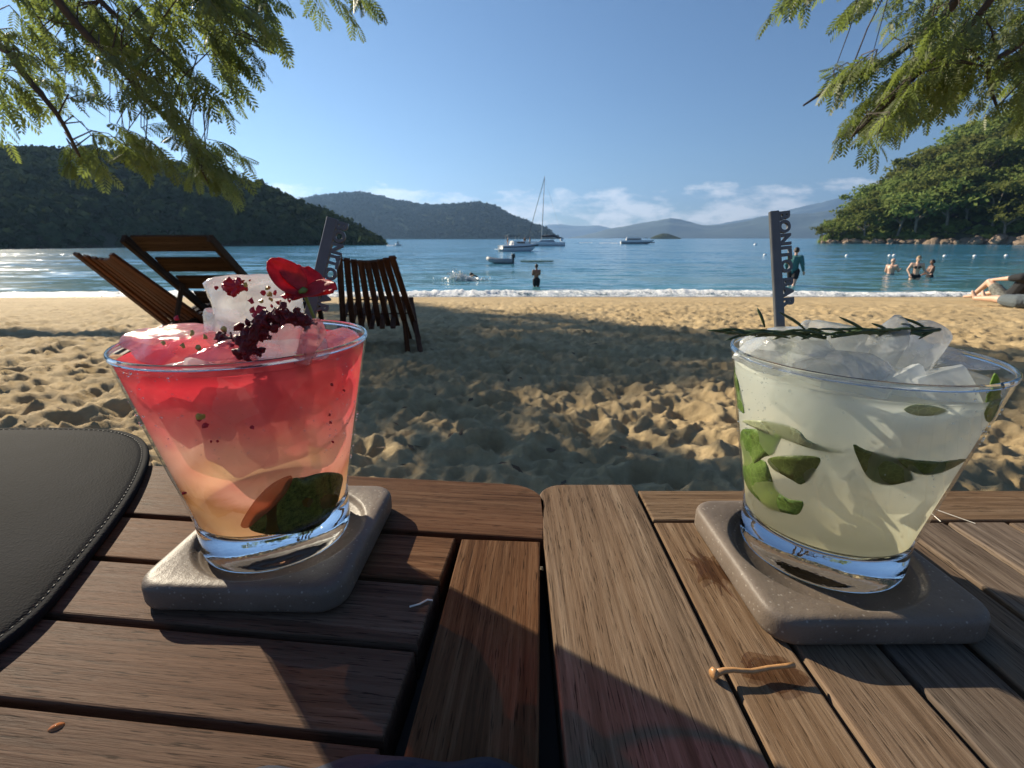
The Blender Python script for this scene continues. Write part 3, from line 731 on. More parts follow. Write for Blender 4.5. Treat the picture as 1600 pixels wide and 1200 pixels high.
MB().tube([a0+Vector((-.0018, -.0002, 0)), a0+Vector((-.0008, 0, 0)), a0+Vector((.0008, 0, 0))], [0.0016, 0.0023, 0.0013], 10).build('knob', M['twig'], tg, smooth=True)
M['pale'] = simple('pale_fibre', (0.72, 0.68, 0.6), 0.7)
def fibre(pts, label, r=0.00022):
    tag(MB().tube([on_z(x, y, TZ+0.0006) for x, y in pts], r, 5).build('plant_fibre', M['pale']), label, 'fibre')
fibre([(640, 948), (655, 944), (668, 937), (676, 938)], 'curled white fibre on a shaded slat of the left table', 0.0004)
fibre([(1462, 796), (1490, 806), (1524, 818)], 'thin straw fibre on the far border board of the right table')
fibre([(1455, 802), (1470, 815)], 'short straw fibre next to the right glass')
M['amber'] = simple('amber_drop', (0.35, 0.12, 0.03), 0.08, 0.1)
dp = on_z(88, 1136, TZ)
mbd = MB().lathe([(0.0, 0.0013), (.0012, .0012), (.0022, .0008), (.0029, .0002), (.003, -0.0002)], 20); mbd.v = [(x*.75, y*.5, z*.7) for x, y, z in mbd.v]
tag(mbd.build('amber_drop', M['amber'], None, dp, (0, 0, .5), smooth=True), 'small glossy amber drop near the front left of the table', 'droplet')

# leather pad -------------------------------------------------------
def leather_mat():
    t = NT('grey_leather'); co = t.coord('Object'); vo = t.n('ShaderNodeTexVoronoi', {'Vector': co, 'Scale': 900}); n = t.noise(co, 12, 4); n2 = t.noise(co, 500, 3)
    c = t.ramp(n, [(0.3, (0.014, 0.0145, 0.016)), (0.7, (0.021, 0.0215, 0.024))])
    return t.end(t.pbr(Base_Color=c, Roughness=0.75, Normal=t.bump(t.mix(0.5, vo, n2), 0.6, 0.0007), **{'Specular_IOR_Level': 0.02}))
M['leather'] = leather_mat(); M['thread'] = simple('dark_thread', (0.006, 0.007, 0.011), 0.6)
PT = 0.005
pad_px = [(-260, 676), (-120, 670), (0, 668), (70, 667), (130, 668), (175, 670), (205, 676), (224, 686), (232, 700), (230, 722), (215, 757), (190, 797), (150, 850), (110, 900), (75, 943), (40, 975), (0, 1006), (-60, 1050), (-140, 1110)]
PPT = [on_z(x, y, TZ+PT) for x, y in pad_px]
PPT += [Vector((-0.33, 0.06, TZ+PT)), Vector((-0.55, 0.06, TZ+PT)), Vector((-0.6, 0.12, TZ+PT)), Vector((-0.6, 0.34, TZ+PT))]
pc = Vector((-0.38, 0.22, TZ)); pad = empty('leather_pad', pc, 0, 'dark grey leather pad with a stitched rim at the table\'s left edge', 'table pad')
def resample(P, n):
    P = [Vector(p) for p in P]; P2 = P+[P[0]]; Ls = [0]
    for i in range(len(P2)-1): Ls.append(Ls[-1]+(P2[i+1]-P2[i]).length)
    out = []
    for k in range(n):
        s = Ls[-1]*k/n; i = max(j for j in range(len(Ls)-1) if Ls[j] <= s+1e-12); t = (s-Ls[i])/(Ls[i+1]-Ls[i]); out.append(P2[i].lerp(P2[i+1], t))
    for _ in range(2): out = [(out[k-1]+out[k]*2+out[(k+1) % n])/4 for k in range(n)]
    return out
def cat_closed(P, sub=6):
    n = len(P); out = []
    for i in range(n):
        p0, p1, p2, p3 = P[i-1], P[i], P[(i+1) % n], P[(i+2) % n]
        for k in range(sub):
            t = k/sub; out.append(0.5*((2*p1)+(p2-p0)*t+(2*p0-5*p1+4*p2-p3)*t*t+(3*p1-p0-3*p2+p3)*t**3))
    return out
ring = resample(cat_closed(PPT), 240); cen = sum(ring, Vector())/len(ring)
def inset(d, z):
    n = len(ring); o = []
    for k in range(n):
        t = (ring[(k+1) % n]-ring[k-1]).normalized(); nrm = Vector((-t.y, t.x, 0))
        if nrm.dot(cen-ring[k]) < 0: nrm = -nrm
        q = ring[k]+nrm*d; o.append(Vector((q.x, q.y, TZ+z))-pc)
    return o
rows = [(0.0008, 0.0006), (0.0, 0.0012), (0.0, PT-.0014), (0.0004, PT-.0004), (0.0016, PT), (0.0034, PT-.0003), (0.0042, PT-.0011), (0.0050, PT-.0003), (0.0075, PT+.0003), (0.02, PT+.0006)]
vs = []; fs = []; n = len(ring)
for d, z in rows: vs += inset(d, z)
for i in range(len(rows)-1):
    for k in range(n): fs.append((i*n+k, i*n+(k+1) % n, (i+1)*n+(k+1) % n, (i+1)*n+k))
lastr = vs[-n:]
for q in (0.66, 0.33):
    vs += [Vector((cen.x-pc.x, cen.y-pc.y, PT+.0008)).lerp(w, q) for w in lastr]
for i in (len(rows)-1, len(rows)):
    for k in range(n): fs.append((i*n+k, i*n+(k+1) % n, (i+1)*n+(k+1) % n, (i+1)*n+k))
vs.append(Vector((cen.x-pc.x, cen.y-pc.y, PT+.0008))); b = (len(rows)+1)*n
for k in range(n): fs.append((b+k, b+(k+1) % n, len(vs)-1))
MB().add(vs, fs).build('leather_top', M['leather'], pad, smooth=True)
st = resample([w for w in cat_closed(PPT)], 560); mb = MB(); ringb = ring; ring = st; si = inset(0.0042, PT-.0006); ring = ringb
for k in range(0, 560, 2):
    a, b_ = si[k], si[(k+1) % 560]; mb.tube([a-Vector((0, 0, .0004)), (a*3+b_)/4+Vector((0, 0, .0001)), (a+b_*3)/4+Vector((0, 0, .0001)), b_-Vector((0, 0, .0004))], 0.00042, 5)
tag(mb.build('stitching', M['thread'], pad, smooth=True), kind='stuff')

# navy cloth edge at the very bottom of the view
M['navy'] = simple('navy_cloth', (0.012, 0.016, 0.035), 0.9, 0.3, 300, 0.6, 0.001)
c0 = on_z(630, 1200, TZ); mb = MB(); V = []; nx, ny = 40, 14
for j in range(ny):
    for i in range(nx):
        u = i/(nx-1)*2-1; w = j/(ny-1)
        V.append((c0.x+u*0.05, c0.y-0.001-w*0.06-0.006*u*u-0.0012*math.sin(u*9), TZ+0.0012+0.012*math.sqrt(min(1, w*3+0.02))*(1-0.25*u*u)+0.0008*math.sin(u*14+w*5)))
mb.add(V, [(j*nx+i, j*nx+i+1, (j+1)*nx+i+1, (j+1)*nx+i) for j in range(ny-1) for i in range(nx-1)])
o = mb.build('folded_cloth', M['navy'], smooth=True); o.modifiers.new('thick', 'SOLIDIFY').thickness = 0.002
tag(o, 'dark navy cloth edge at the bottom of the left table', 'cloth')

# ================================================================== COASTERS
def coaster_mat():
    t = NT('stone_resin'); co = t.coord('Object'); n = t.noise(co, 40, 4); sp = t.n('ShaderNodeTexVoronoi', {'Vector': co, 'Scale': 330}); n2 = t.noise(co, 1500, 2)
    c = t.ramp(n, [(0.3, (0.125, 0.098, 0.076)), (0.7, (0.175, 0.14, 0.112))])
    c = t.mix(t.ramp(sp, [(0.10, 0.55), (0.2, 0.0)]), c, c4(0.38, 0.34, 0.29))
    c = t.mix(t.ramp(n2, [(0.6, 0.0), (0.75, 0.5)]), c, c4(0.07, 0.055, 0.045))
    return t.end(t.pbr(Base_Color=c, Roughness=0.5, Normal=t.bump(t.mix(0.5, sp, n2), 0.3, 0.0008), **{'Specular_IOR_Level': 0.25}))
M['coaster'] = coaster_mat()
CT = 0.0132
def coaster(cx, cy, rot, label):
    n = 128; hs, rc = 0.0463, 0.012
    def Rsq(a, h, r):
        ca, sa = abs(math.cos(a)), abs(math.sin(a))
        # rounded square boundary by marching
        lo, hi = 0.0, 0.08
        for _ in range(40):
            m = (lo+hi)/2; x, y = m*ca, m*sa; qx, qy = max(x-(h-r), 0), max(y-(h-r), 0)
            if (math.hypot(qx, qy) <= r): lo = m
            else: hi = m
        return lo
    rings = [(0.0, 'c', CT-.0042), (0.020, 'c', CT-.0042), (0.0366, 'c', CT-.0042), (0.0370, 'c', CT-.0034), (0.0378, 'c', CT-.0034), (0.0386, 'c', CT-.0028), (0.0400, 'c', CT-.0012), (0.0408, 'c', CT-.0003), (0.0416, 'c', CT),
             (0.0050, 's', CT), (0.0030, 's', CT), (0.0014, 's', CT-.0006), (0.0004, 's', CT-.0018), (0.0, 's', CT-.0034), (0.0, 's', 0.003), (0.0006, 's', .0012), (0.0020, 's', 0.0003)]
    V = []; Fq = []
    for (d, k, z) in rings:
        for j in range(n):
            a = 2*math.pi*j/n
            r = d if k == 'c' else max(Rsq(a, hs-d, max(rc-d*0.6, .004)), 0.0419+0.0004*(0.005-d)/0.005*0)
            V.append((r*math.cos(a), r*math.sin(a), z))
    for i in range(len(rings)-1):
        for j in range(n): Fq.append((i*n+j, i*n+(j+1) % n, (i+1)*n+(j+1) % n, (i+1)*n+j))
    o = MB().add(V, Fq).build('coaster', M['coaster'], None, (cx, cy, TZ+0.0004), (0, 0, rot), smooth=True)
    return tag(o, label, 'coaster', 'square stone coasters')
coaster(-0.1185, 0.2168, R(-1.5), 'square grey stone coaster under the red drink')
coaster(0.1490, 0.1990, R(0.5), 'square grey stone coaster under the pale minty drink')

# ================================================================== GLASSES AND DRINKS
def thin_glass():
    t = NT('thin_glass_wall'); n = t.noise(t.coord('Object'), 60, 3)
    tr = t.n('ShaderNodeBsdfTransparent', {'Color': c4(0.96, 0.97, 0.965)}); gl = t.n('ShaderNodeBsdfGlossy', {'Color': c4(1, 1, 1), 'Roughness': 0.03, 'Normal': t.bump(n, 0.05, 0.001)})
    fr = t.math('ADD', 0.04, t.math('MULTIPLY', t.math('POWER', t.n('ShaderNodeLayerWeight', {'Blend': 0.5}).outputs['Facing'], 5.0), 0.8))
    return t.end(t.n('ShaderNodeMixShader', {0: fr, 1: tr, 2: gl}))
def solid_glass():
    t = NT('solid_glass'); n = t.noise(t.coord('Object'), 120, 3)
    return t.end(t.n('ShaderNodeBsdfGlass', {'Color': c4(0.97, 0.985, 0.99), 'Roughness': 0.0, 'IOR': 1.48, 'Normal': t.bump(n, 0.12, 0.0006)}))
M['glass_thin'] = thin_glass(); M['glass_solid'] = solid_glass()
class Glass: pass
def make_glass(cx, cy, rb, rt, h, label):
    G = Glass(); G.c = Vector((cx, cy, TZ+0.0098)); G.h = h
    def rad(z):
        q = z/h
        return float(np.interp(q, [0, .02, .05, .15, .20, .27, 1.0], [rb*.95, rb*.985, rb, rb*1.0, rb*1.012, rb*1.05, rt]))
    G.rad = rad
    root = empty('tumbler', G.c, 0, label, 'glass', 'flared tumblers'); G.root = root
    zs = [h*q for q in (.19, .22, .25, .28, .32, .4, .5, .6, .7, .8, .9, .96, .985)]
    MB().lathe([(rad(z), z) for z in zs], 128).build('wall', M['glass_thin'], root, smooth=True)
    pr = [(0.0, .0016), (rb*.7, .0012), (rb*.86, .0002), (rb*.93, 0.0)]+[(rad(h*q), h*q) for q in (.012, .025, .05, .08, .11, .15, .175)]+[(rad(h*.19)-.0002, h*.188), (rad(h*.19)-.003, h*.187), (rb*.75, h*.178), (rb*.4, h*.172), (0.0, h*.17)]
    MB().lathe(pr, 128).build('base', M['glass_solid'], root, smooth=True)
    k = [(rad(h*.985)+.0009*math.cos(a)-.0004, h*.993+.0013*math.sin(a)) for a in [i*2*math.pi/10 for i in range(10)]]
    MB().lathe(k, 128, close=True).build('rim', M['glass_solid'], root, smooth=True)
    return G
GL = make_glass(-0.1213, 0.2182, 0.0352, 0.0523, 0.1030, 'flared tumbler on the left coaster holding the red drink')
GR = make_glass(0.1512, 0.2051, 0.0350, 0.0508, 0.0990, 'flared tumbler on the right coaster holding the pale minty drink')
def on_glass(px, py, G, off=0.0):
    """nearest point of the glass wall (radius changed by off) under a pixel"""
    d = ray(px, py); best = None
    def gap(t):
        p = np.array([0, 0, ZC])+d*t; z = p[2]-G.c.z
        return math.hypot(p[0]-G.c.x, p[1]-G.c.y)-G.rad(min(max(z, 0), G.h))-off, z, p
    t = 0.10
    while t < 0.45:
        g, z, p = gap(t)
        if g <= 0 and -0.004 <= z <= G.h*1.05:
            lo, hi = t-0.004, t
            for _ in range(12):
                m = (lo+hi)/2
                if gap(m)[0] <= 0: hi = m
                else: lo = m
            return Vector(gap(hi)[2])
        if best is None or g < best[0]: best = (g, p)
        t += 0.004
    p = Vector(best[1]); a = math.atan2(p.y-G.c.y, p.x-G.c.x); z = min(max(p.z-G.c.z, 0), G.h); r = G.rad(z)+off
    return Vector((G.c.x+r*math.cos(a), G.c.y+r*math.sin(a), p.z))

def liquid_mat(name, h, stops, sss, warp=0.16, cells=0.0, transp=0.36):
    t = NT(name); tc = t.n('ShaderNodeTexCoord'); sx = t.n('ShaderNodeSeparateXYZ', {0: tc.outputs['Object']})
    nz = t.noise(tc.outputs['Object'], 38, 5, 0.6, 0.6); nb = t.noise(tc.outputs['Object'], 14, 3, 0.5)
    vo = t.n('ShaderNodeTexVoronoi', {'Vector': t.mix(0.012, tc.outputs['Object'], nz.outputs['Color'], 'ADD'), 'Scale': 46})
    z = t.math('DIVIDE', sx.outputs['Z'], h)
    z = t.math('ADD', z, t.math('MULTIPLY', t.math('SUBTRACT', nz.outputs[0], 0.5), warp)); z = t.math('ADD', z, t.math('MULTIPLY', t.math('SUBTRACT', nb.outputs[0], 0.5), warp*1.5))
    c = t.ramp(z, stops)
    if cells > 0:
        w = t.n('ShaderNodeMapRange', {0: t.n('ShaderNodeSeparateXYZ', {0: vo.outputs['Color']}).outputs[0], 3: 0.0, 4: cells})
        c = t.mix(w.outputs[0], c, c4(0.95, 0.80, 0.72))
    p = t.pbr(Base_Color=c, Roughness=0.10, IOR=1.33, Normal=t.bump(nz, 0.12, 0.003)); p.inputs['Specular IOR Level'].default_value = 0.25
    tl = t.n('ShaderNodeBsdfTranslucent', {'Color': c})
    sh = t.n('ShaderNodeMixShader', {0: 0.92, 1: p, 2: tl})
    if transp > 0: sh = t.n('ShaderNodeMixShader', {0: transp, 1: sh, 2: t.n('ShaderNodeBsdfTransparent', {'Color': c})})
    return t.end(sh)
M['red_drink'] = liquid_mat('layered_red_drink', GL.h, [(0.18, (0.92, 0.74, 0.44)), (0.28, (0.80, 0.57, 0.29)), (0.36, (0.60, 0.38, 0.20)), (0.44, (0.98, 0.80, 0.66)), (0.58, (0.99, 0.77, 0.68)), (0.70, (0.98, 0.46, 0.46)), (0.84, (0.97, 0.20, 0.25)), (0.97, (0.95, 0.22, 0.30))], None, 0.26, 0.30, 0.36)
M['pale_drink'] = liquid_mat('cloudy_pale_drink', GR.h, [(0.18, (0.93, 0.87, 0.64)), (0.40, (0.94, 0.90, 0.74)), (0.62, (0.95, 0.95, 0.87)), (0.95, (0.94, 0.97, 0.93))], None, 0.12, 0.0, 0.33)
def liquid(G, name, mat, top, label, seed):
    h = G.h; zs = [.192, .2, .24, .3, .4, .5, .6, .7, .8, .9]; zs = [z for z in zs if z < top]+[top]
    pr = [(0.0, h*.180), (G.rad(h*.19)*.6, h*.183), (G.rad(h*.19)-.0035, h*.190)]+[(G.rad(h*z)-.0011, h*z) for z in zs[1:]]
    n = 128; mb = MB().lathe(pr, n)
    rt = G.rad(h*top)-.0011
    rings = [(rt*.97, .0006), (rt*.9, .0003), (rt*.75, .0), (rt*.5, .0), (rt*.25, .0), (0.0, .0)]
    b = len(mb.v); prev = b-n
    for r, dz in rings:
        for k in range(n):
            a = 2*math.pi*k/n; x, y = r*math.cos(a), r*math.sin(a)
            mb.v.append((x, y, h*top+dz*0-.0006+0.0022*pn(x*70+seed, y*70)*(1-r/rt*.6)))
        cur = len(mb.v)-n
        for k in range(n): mb.f.append((prev+k, prev+(k+1) % n, cur+(k+1) % n, cur+k))
        prev = cur
    return tag(mb.build(name, mat, None, G.c, smooth=True), label, 'drink')
liquid(GL, 'cocktail', M['red_drink'], .955, 'layered drink shading from amber at the bottom to red at the top', 1)
liquid(GR, 'cocktail', M['pale_drink'], .93, 'cloudy pale green-yellow drink filling the right tumbler', 2)

# ice -----------------------------------------------------------------
def ice_mat(name, tint, white, scale=90, rough=0.06):
    t = NT(name); co = t.coord('Object'); n = t.noise(co, scale, 6, 0.65); n2 = t.noise(co, 55, 4); bp = t.bump(t.mix(0.5, n, n2), 0.6, 0.004)
    clear = t.n('ShaderNodeMixShader', {0: 0.45, 1: t.n('ShaderNodeBsdfTransparent', {'Color': c4(*tint)}), 2: t.n('ShaderNodeBsdfGlass', {'Color': c4(*tint), 'Roughness': rough, 'IOR': 1.31, 'Normal': bp})})
    d = t.n('ShaderNodeMixShader', {0: 0.6, 1: t.n('ShaderNodeBsdfDiffuse', {'Color': c4(*tint), 'Normal': bp}), 2: t.n('ShaderNodeBsdfTranslucent', {'Color': c4(*tint), 'Normal': bp})})
    m = t.n('ShaderNodeMixShader', {0: t.ramp(n2, [(0.35, white*.4), (0.65, min(1, white*1.5))]), 1: clear, 2: d})
    return t.end(t.n('ShaderNodeMixShader', {0: t.math('ADD', 0.03, t.math('MULTIPLY', t.math('POWER', t.n('ShaderNodeLayerWeight', {'Blend': 0.5, 'Normal': bp}).outputs['Facing'], 4.0), 0.7)), 1: m, 2: t.n('ShaderNodeBsdfGlossy', {'Roughness': 0.08, 'Normal': bp})}))
M['ice'] = ice_mat('white_ice', (0.98, 0.99, 0.99), 0.34); M['ice_clear'] = ice_mat('clear_ice', (0.96, 0.97, 0.98), 0.22); M['ice_pink'] = ice_mat('pink_ice', (0.99, 0.70, 0.72), 0.22)
M['ice_grey'] = ice_mat('crushed_ice', (0.97, 0.98, 0.97), 0.36)
def ice(px, py, Y, w, hh, d, seed, mat, label, facets=8, sub=4, soft=0.35, rot=0, group='ice in the drinks'):
    bm = bmesh.new(); bmesh.ops.create_icosphere(bm, subdivisions=sub, radius=1); rr = random.Random(seed)
    ax = [Vector((rr.gauss(0, 1), rr.gauss(0, 1), rr.gauss(0, 1))).normalized() for _ in range(facets)]; ds = [rr.uniform(.5, .82) for _ in ax]
    for q in bm.verts:
        for a, k in zip(ax, ds):
            e = q.co.dot(a)
            if e > k: q.co -= a*(e-k)*0.95
        nn = pn(q.co.x*2+seed, q.co.y*2+q.co.z*1.7)+.4*pn(q.co.x*5+seed, q.co.z*5-q.co.y*4); q.co *= 1+0.2*nn*soft
        q.co = Vector((q.co.x*w*.62, q.co.y*d*.62, q.co.z*hh*.62))
    me = bpy.data.meshes.new('ice'); bm.to_mesh(me); bm.free()
    o = link('ice_cube', me, mat, None, at_y(px, py, Y), (0, rot, rr.uniform(-.4, .4)), smooth=True); me.set_sharp_from_angle(angle=R(28))
    return tag(o, label, 'ice', group)
ice(408, 482, 0.225, 0.044, 0.031, 0.030, 3, M['ice'], 'large white ice lump flecked with red, behind the red flower', 14, 4)
ice(352, 508, 0.218, 0.016, 0.020, 0.016, 8, M['ice_clear'], 'clear ice piece at the left foot of the large white lump', 9)
ice(280, 540, 0.210, 0.040, 0.018, 0.034, 5, M['ice_pink'], 'glassy pink ice dome at the left side of the red drink', 9, 4, 0.8)
ice(455, 532, 0.200, 0.030, 0.020, 0.024, 6, M['ice_clear'], 'clear ice dome under the dark red crust', 12, 4, 0.6)
ice(484, 540, 0.190, 0.011, 0.020, 0.008, 12, M['ice_pink'], 'pink ice shard leaning beside the clear dome', 10, 4, 0.3, 0.5)
ice(527, 532, 0.220, 0.016, 0.010, 0.016, 15, M['ice_pink'], 'small pink ice lump at the right rim of the red drink', 9)
ice(345, 552, 0.192, 0.024, 0.009, 0.016, 16, M['ice_pink'], 'flat pink ice piece at the front of the red drink', 9)
ice(1238, 548, 0.205, 0.046, 0.022, 0.040, 21, M['ice_grey'], 'mound of frosty crushed ice at the left of the pale drink', 18, 4, 1.0)
ice(1312, 540, 0.206, 0.032, 0.026, 0.026, 22, M['ice_grey'], 'frosty ice lump under the middle of the rosemary', 13)
ice(1378, 546, 0.196, 0.016, 0.024, 0.014, 23, M['ice_grey'], 'pointed ice shard right of the frosty lump', 10, 4, 0.3, 0.3)
ice(1432, 555, 0.198, 0.022, 0.024, 0.018, 24, M['ice_clear'], 'clear ice block under the tip of the rosemary', 12, 4, 0.2)
ice(1322, 574, 0.184, 0.034, 0.010, 0.020, 25, M['ice_clear'], 'smooth wet ice dome at the front of the pale drink', 5, 4, 0.4)
ice(1480, 562, 0.215, 0.030, 0.012, 0.028, 26, M['ice_clear'], 'low clear ice piece at the right of the pale drink', 9)
ice(1400, 548, 0.222, 0.034, 0.020, 0.026, 31, M['ice_grey'], 'frosty ice lump behind the pointed shard', 12)
ice(1195, 542, 0.222, 0.018, 0.012, 0.018, 27, M['ice_grey'], 'small frosty ice piece at the foot of the lettered stick', 12)

def wall_patch(name, poly, G, off, mat, label=None, cat=None, parent=None, sub=2, wav=0.0, group=None, seed=0, curl=0.0):
    """outline in the picture laid against the inside of the glass wall, with thickness"""
    poly = [(q.x, q.y) for q in cat_closed([Vector((x, y)) for x, y in poly], 3)]
    bm = bmesh.new(); vs = [bm.verts.new((x, y, 0)) for x, y in poly]; bm.faces.new(vs)
    bmesh.ops.triangulate(bm, faces=bm.faces[:])
    for _ in range(sub): bmesh.ops.subdivide_edges(bm, edges=bm.edges[:], cuts=1, use_grid_fill=True)
    bm.verts.index_update()
    for q in bm.verts:
        x, y = q.co.x, q.co.y; o = min(off+wav*pn(x*.022+seed, y*.022), -0.0004)
        q.co = on_glass(x, y, G, o)
    cen = sum((q.co for q in bm.verts), Vector())/len(bm.verts)
    for q in bm.verts: q.co -= cen
    me = bpy.data.meshes.new(name); bm.to_mesh(me); bm.free()
    o = link(name, me, mat, parent, cen, smooth=True); md = o.modifiers.new('t', 'SOLIDIFY'); md.thickness = 0.0005
    md.offset = 0
    if label: tag(o, label, cat, group)
    return o
def plant_mat(name, a, b, trans=0.4, sc=160, rough=0.35):
    t = NT(name); co = t.coord('Object'); n = t.noise(co, sc, 5, 0.65); vo = t.n('ShaderNodeTexVoronoi', {'Vector': co, 'Scale': sc*2.2}, feature='DISTANCE_TO_EDGE')
    c = t.ramp(n, [(0.3, a), (0.7, b)]); c = t.mix(t.ramp(vo, [(0.0, 0.35), (0.08, 0.0)]), c, c4(*[min(1, q*1.7) for q in b]))
    p = t.pbr(Base_Color=c, Roughness=rough, Normal=t.bump(n, 0.4, 0.001)); tr = t.n('ShaderNodeBsdfTranslucent', {'Color': c})
    return t.end(t.n('ShaderNodeMixShader', {0: trans, 1: p, 2: tr}))
M['mint'] = plant_mat('mint_leaf', (0.10, 0.19, 0.03), (0.25, 0.38, 0.09)); M['mint_pale'] = plant_mat('mint_leaf_in_milk', (0.42, 0.46, 0.26), (0.55, 0.58, 0.38))
M['mint_dark'] = plant_mat('mint_leaf_dark', (0.09, 0.14, 0.03), (0.20, 0.26, 0.07))
LV = [('mint', [(1158, 675), (1172, 670), (1188, 671), (1206, 675), (1220, 682), (1214, 698), (1208, 710), (1194, 714), (1181, 723), (1171, 727), (1160, 716)], 'crinkled bright mint leaf against the left wall of the pale drink'),
      ('mint', [(1164, 722), (1182, 718), (1196, 722), (1206, 748), (1216, 768), (1232, 780), (1254, 784), (1253, 796), (1245, 804), (1226, 801), (1205, 794), (1186, 781), (1170, 764), (1162, 742)], 'large crumpled mint leaf low on the left of the pale drink'),
      ('mint_dark', [(1200, 718), (1216, 713), (1250, 712), (1281, 716), (1276, 732), (1266, 746), (1252, 757), (1238, 750), (1224, 742), (1208, 732)], 'dark folded mint leaf tip left of centre in the pale drink'),
      ('mint_dark', [(1333, 695), (1352, 703), (1380, 709), (1401, 716), (1415, 728), (1424, 741), (1424, 749), (1410, 754), (1392, 757), (1372, 754), (1356, 746), (1345, 727)], 'broad dark mint leaf in the middle of the pale drink'),
      ('mint_dark', [(1400, 714), (1430, 719), (1458, 721), (1485, 720), (1509, 717), (1498, 725), (1480, 734), (1455, 741), (1436, 740), (1420, 734)], 'long pointed mint leaf reaching the right wall of the drink'),
      ('mint', [(1141, 574), (1147, 580), (1153, 596), (1159, 620), (1163, 645), (1156, 640), (1148, 628), (1143, 605)], 'narrow mint leaf at the upper left wall of the glass'),
      ('mint_pale', [(1160, 658), (1185, 657), (1212, 660), (1238, 668), (1252, 677), (1262, 688), (1290, 698), (1320, 706), (1300, 707), (1262, 699), (1232, 688), (1195, 675)], 'pale leaf blurred by the milky drink above the bright leaf'),
      ('mint', [(1555, 583), (1562, 596), (1563, 615), (1558, 640), (1545, 660), (1539, 648), (1541, 628), (1546, 605)], 'small mint leaf stuck high on the right wall of the glass'),
      ('mint_pale', [(1412, 640), (1430, 632), (1455, 634), (1478, 640), (1460, 648), (1432, 649)], 'faint green fleck below the rim on the right of the pale drink')]
for k, (m, pl, lab) in enumerate(LV): wall_patch('mint_leaf', pl, GR, -0.0011, M[m], lab, 'leaf', wav=0.0024, seed=k*3.1, group='mint leaves in the pale drink')
def under_mat(name, col, tr, rough=0.15, sc=120, bumpd=0.002, transl=0.5):
    t = NT(name); co = t.coord('Object'); n = t.noise(co, sc, 4)
    d = t.pbr(Base_Color=t.ramp(n, [(0.3, [x*.8 for x in col]), (0.7, col)]), Roughness=rough, Normal=t.bump(n, 0.3, bumpd)); tl = t.n('ShaderNodeBsdfTranslucent', {'Color': c4(*col)})
    s = t.n('ShaderNodeMixShader', {0: transl, 1: d, 2: tl})
    return t.end(t.n('ShaderNodeMixShader', {0: tr, 1: s, 2: t.n('ShaderNodeBsdfTransparent')}))
M['ice_in'] = under_mat('ice_under_drink', (1.0, 0.86, 0.74), 0.45, 0.1, 140, 0.004); M['ice_in2'] = under_mat('ice_under_pink_drink', (1.0, 0.93, 0.91), 0.40, 0.1, 140, 0.004); M['ice_in3'] = under_mat('ice_under_pale_drink', (0.97, 1.0, 0.98), 0.6, 0.1, 140, 0.004)
M['lime_peel'] = plant_mat('lime_peel', (0.02, 0.04, 0.008), (0.20, 0.24, 0.05), 0.3, 420, 0.2); M['flesh'] = under_mat('lime_flesh', (0.70, 0.30, 0.13), 0.3)
wall_patch('lime_wedge', [(389, 824), (398, 805), (420, 785), (440, 765), (452, 749), (480, 744), (510, 738), (534, 742), (532, 765), (524, 790), (506, 814), (480, 828), (440, 835), (408, 833)], GL, -0.0012, M['lime_peel'], 'dark green lime wedge resting at the bottom of the red drink', 'fruit', wav=.0026, seed=4.4)
wall_patch('lime_slice', [(376, 820), (386, 800), (402, 778), (424, 757), (450, 744), (457, 748), (448, 768), (430, 789), (408, 808), (388, 824)], GL, -0.0003, M['flesh'], 'thin orange-tinted fruit slice beside the lime wedge', 'fruit')
def rough_cube(seed):
    bm = bmesh.new(); bmesh.ops.create_cube(bm, size=1); rr = random.Random(seed)
    for q in bm.verts: q.co += Vector((rr.uniform(-.14, .14), rr.uniform(-.14, .14), rr.uniform(-.14, .14)))
    bmesh.ops.bevel(bm, geom=bm.edges[:], offset=.12, segments=2, profile=.6, affect='EDGES'); bmesh.ops.triangulate(bm, faces=bm.faces[:]); bmesh.ops.subdivide_edges(bm, edges=bm.edges[:], cuts=1)
    for q in bm.verts: q.co *= 1+.12*pn(q.co.x*4+seed, q.co.y*4+q.co.z*3)
    me = bpy.data.meshes.new('ice'); bm.to_mesh(me); bm.free(); me.polygons.foreach_set('use_smooth', [True]*len(me.polygons)); me.set_sharp_from_angle(angle=R(35)); return me
RC = [rough_cube(k) for k in range(5)]
for me in RC: me.materials.append(None)
def sunk(px, py, G, size, mat, label, seed, depth=0.72):
    p = on_glass(px, py, G, -0.0014); a = Vector((G.c.x-p.x, G.c.y-p.y, 0)).normalized(); rr = random.Random(seed)
    o = bpy.data.objects.new('ice_cube', RC[seed % 5]); COL.objects.link(o); o.location = p+a*size*depth; o.scale = (size, size*rr.uniform(.8, 1.1), size*rr.uniform(.85, 1.2)); o.rotation_euler = (rr.uniform(-.5, .5), rr.uniform(-.5, .5), math.atan2(a.y, a.x)+rr.uniform(-.4, .4))
    o.material_slots[0].link = 'OBJECT'; o.material_slots[0].material = mat; tag(o, label, 'ice', 'ice in the drinks')
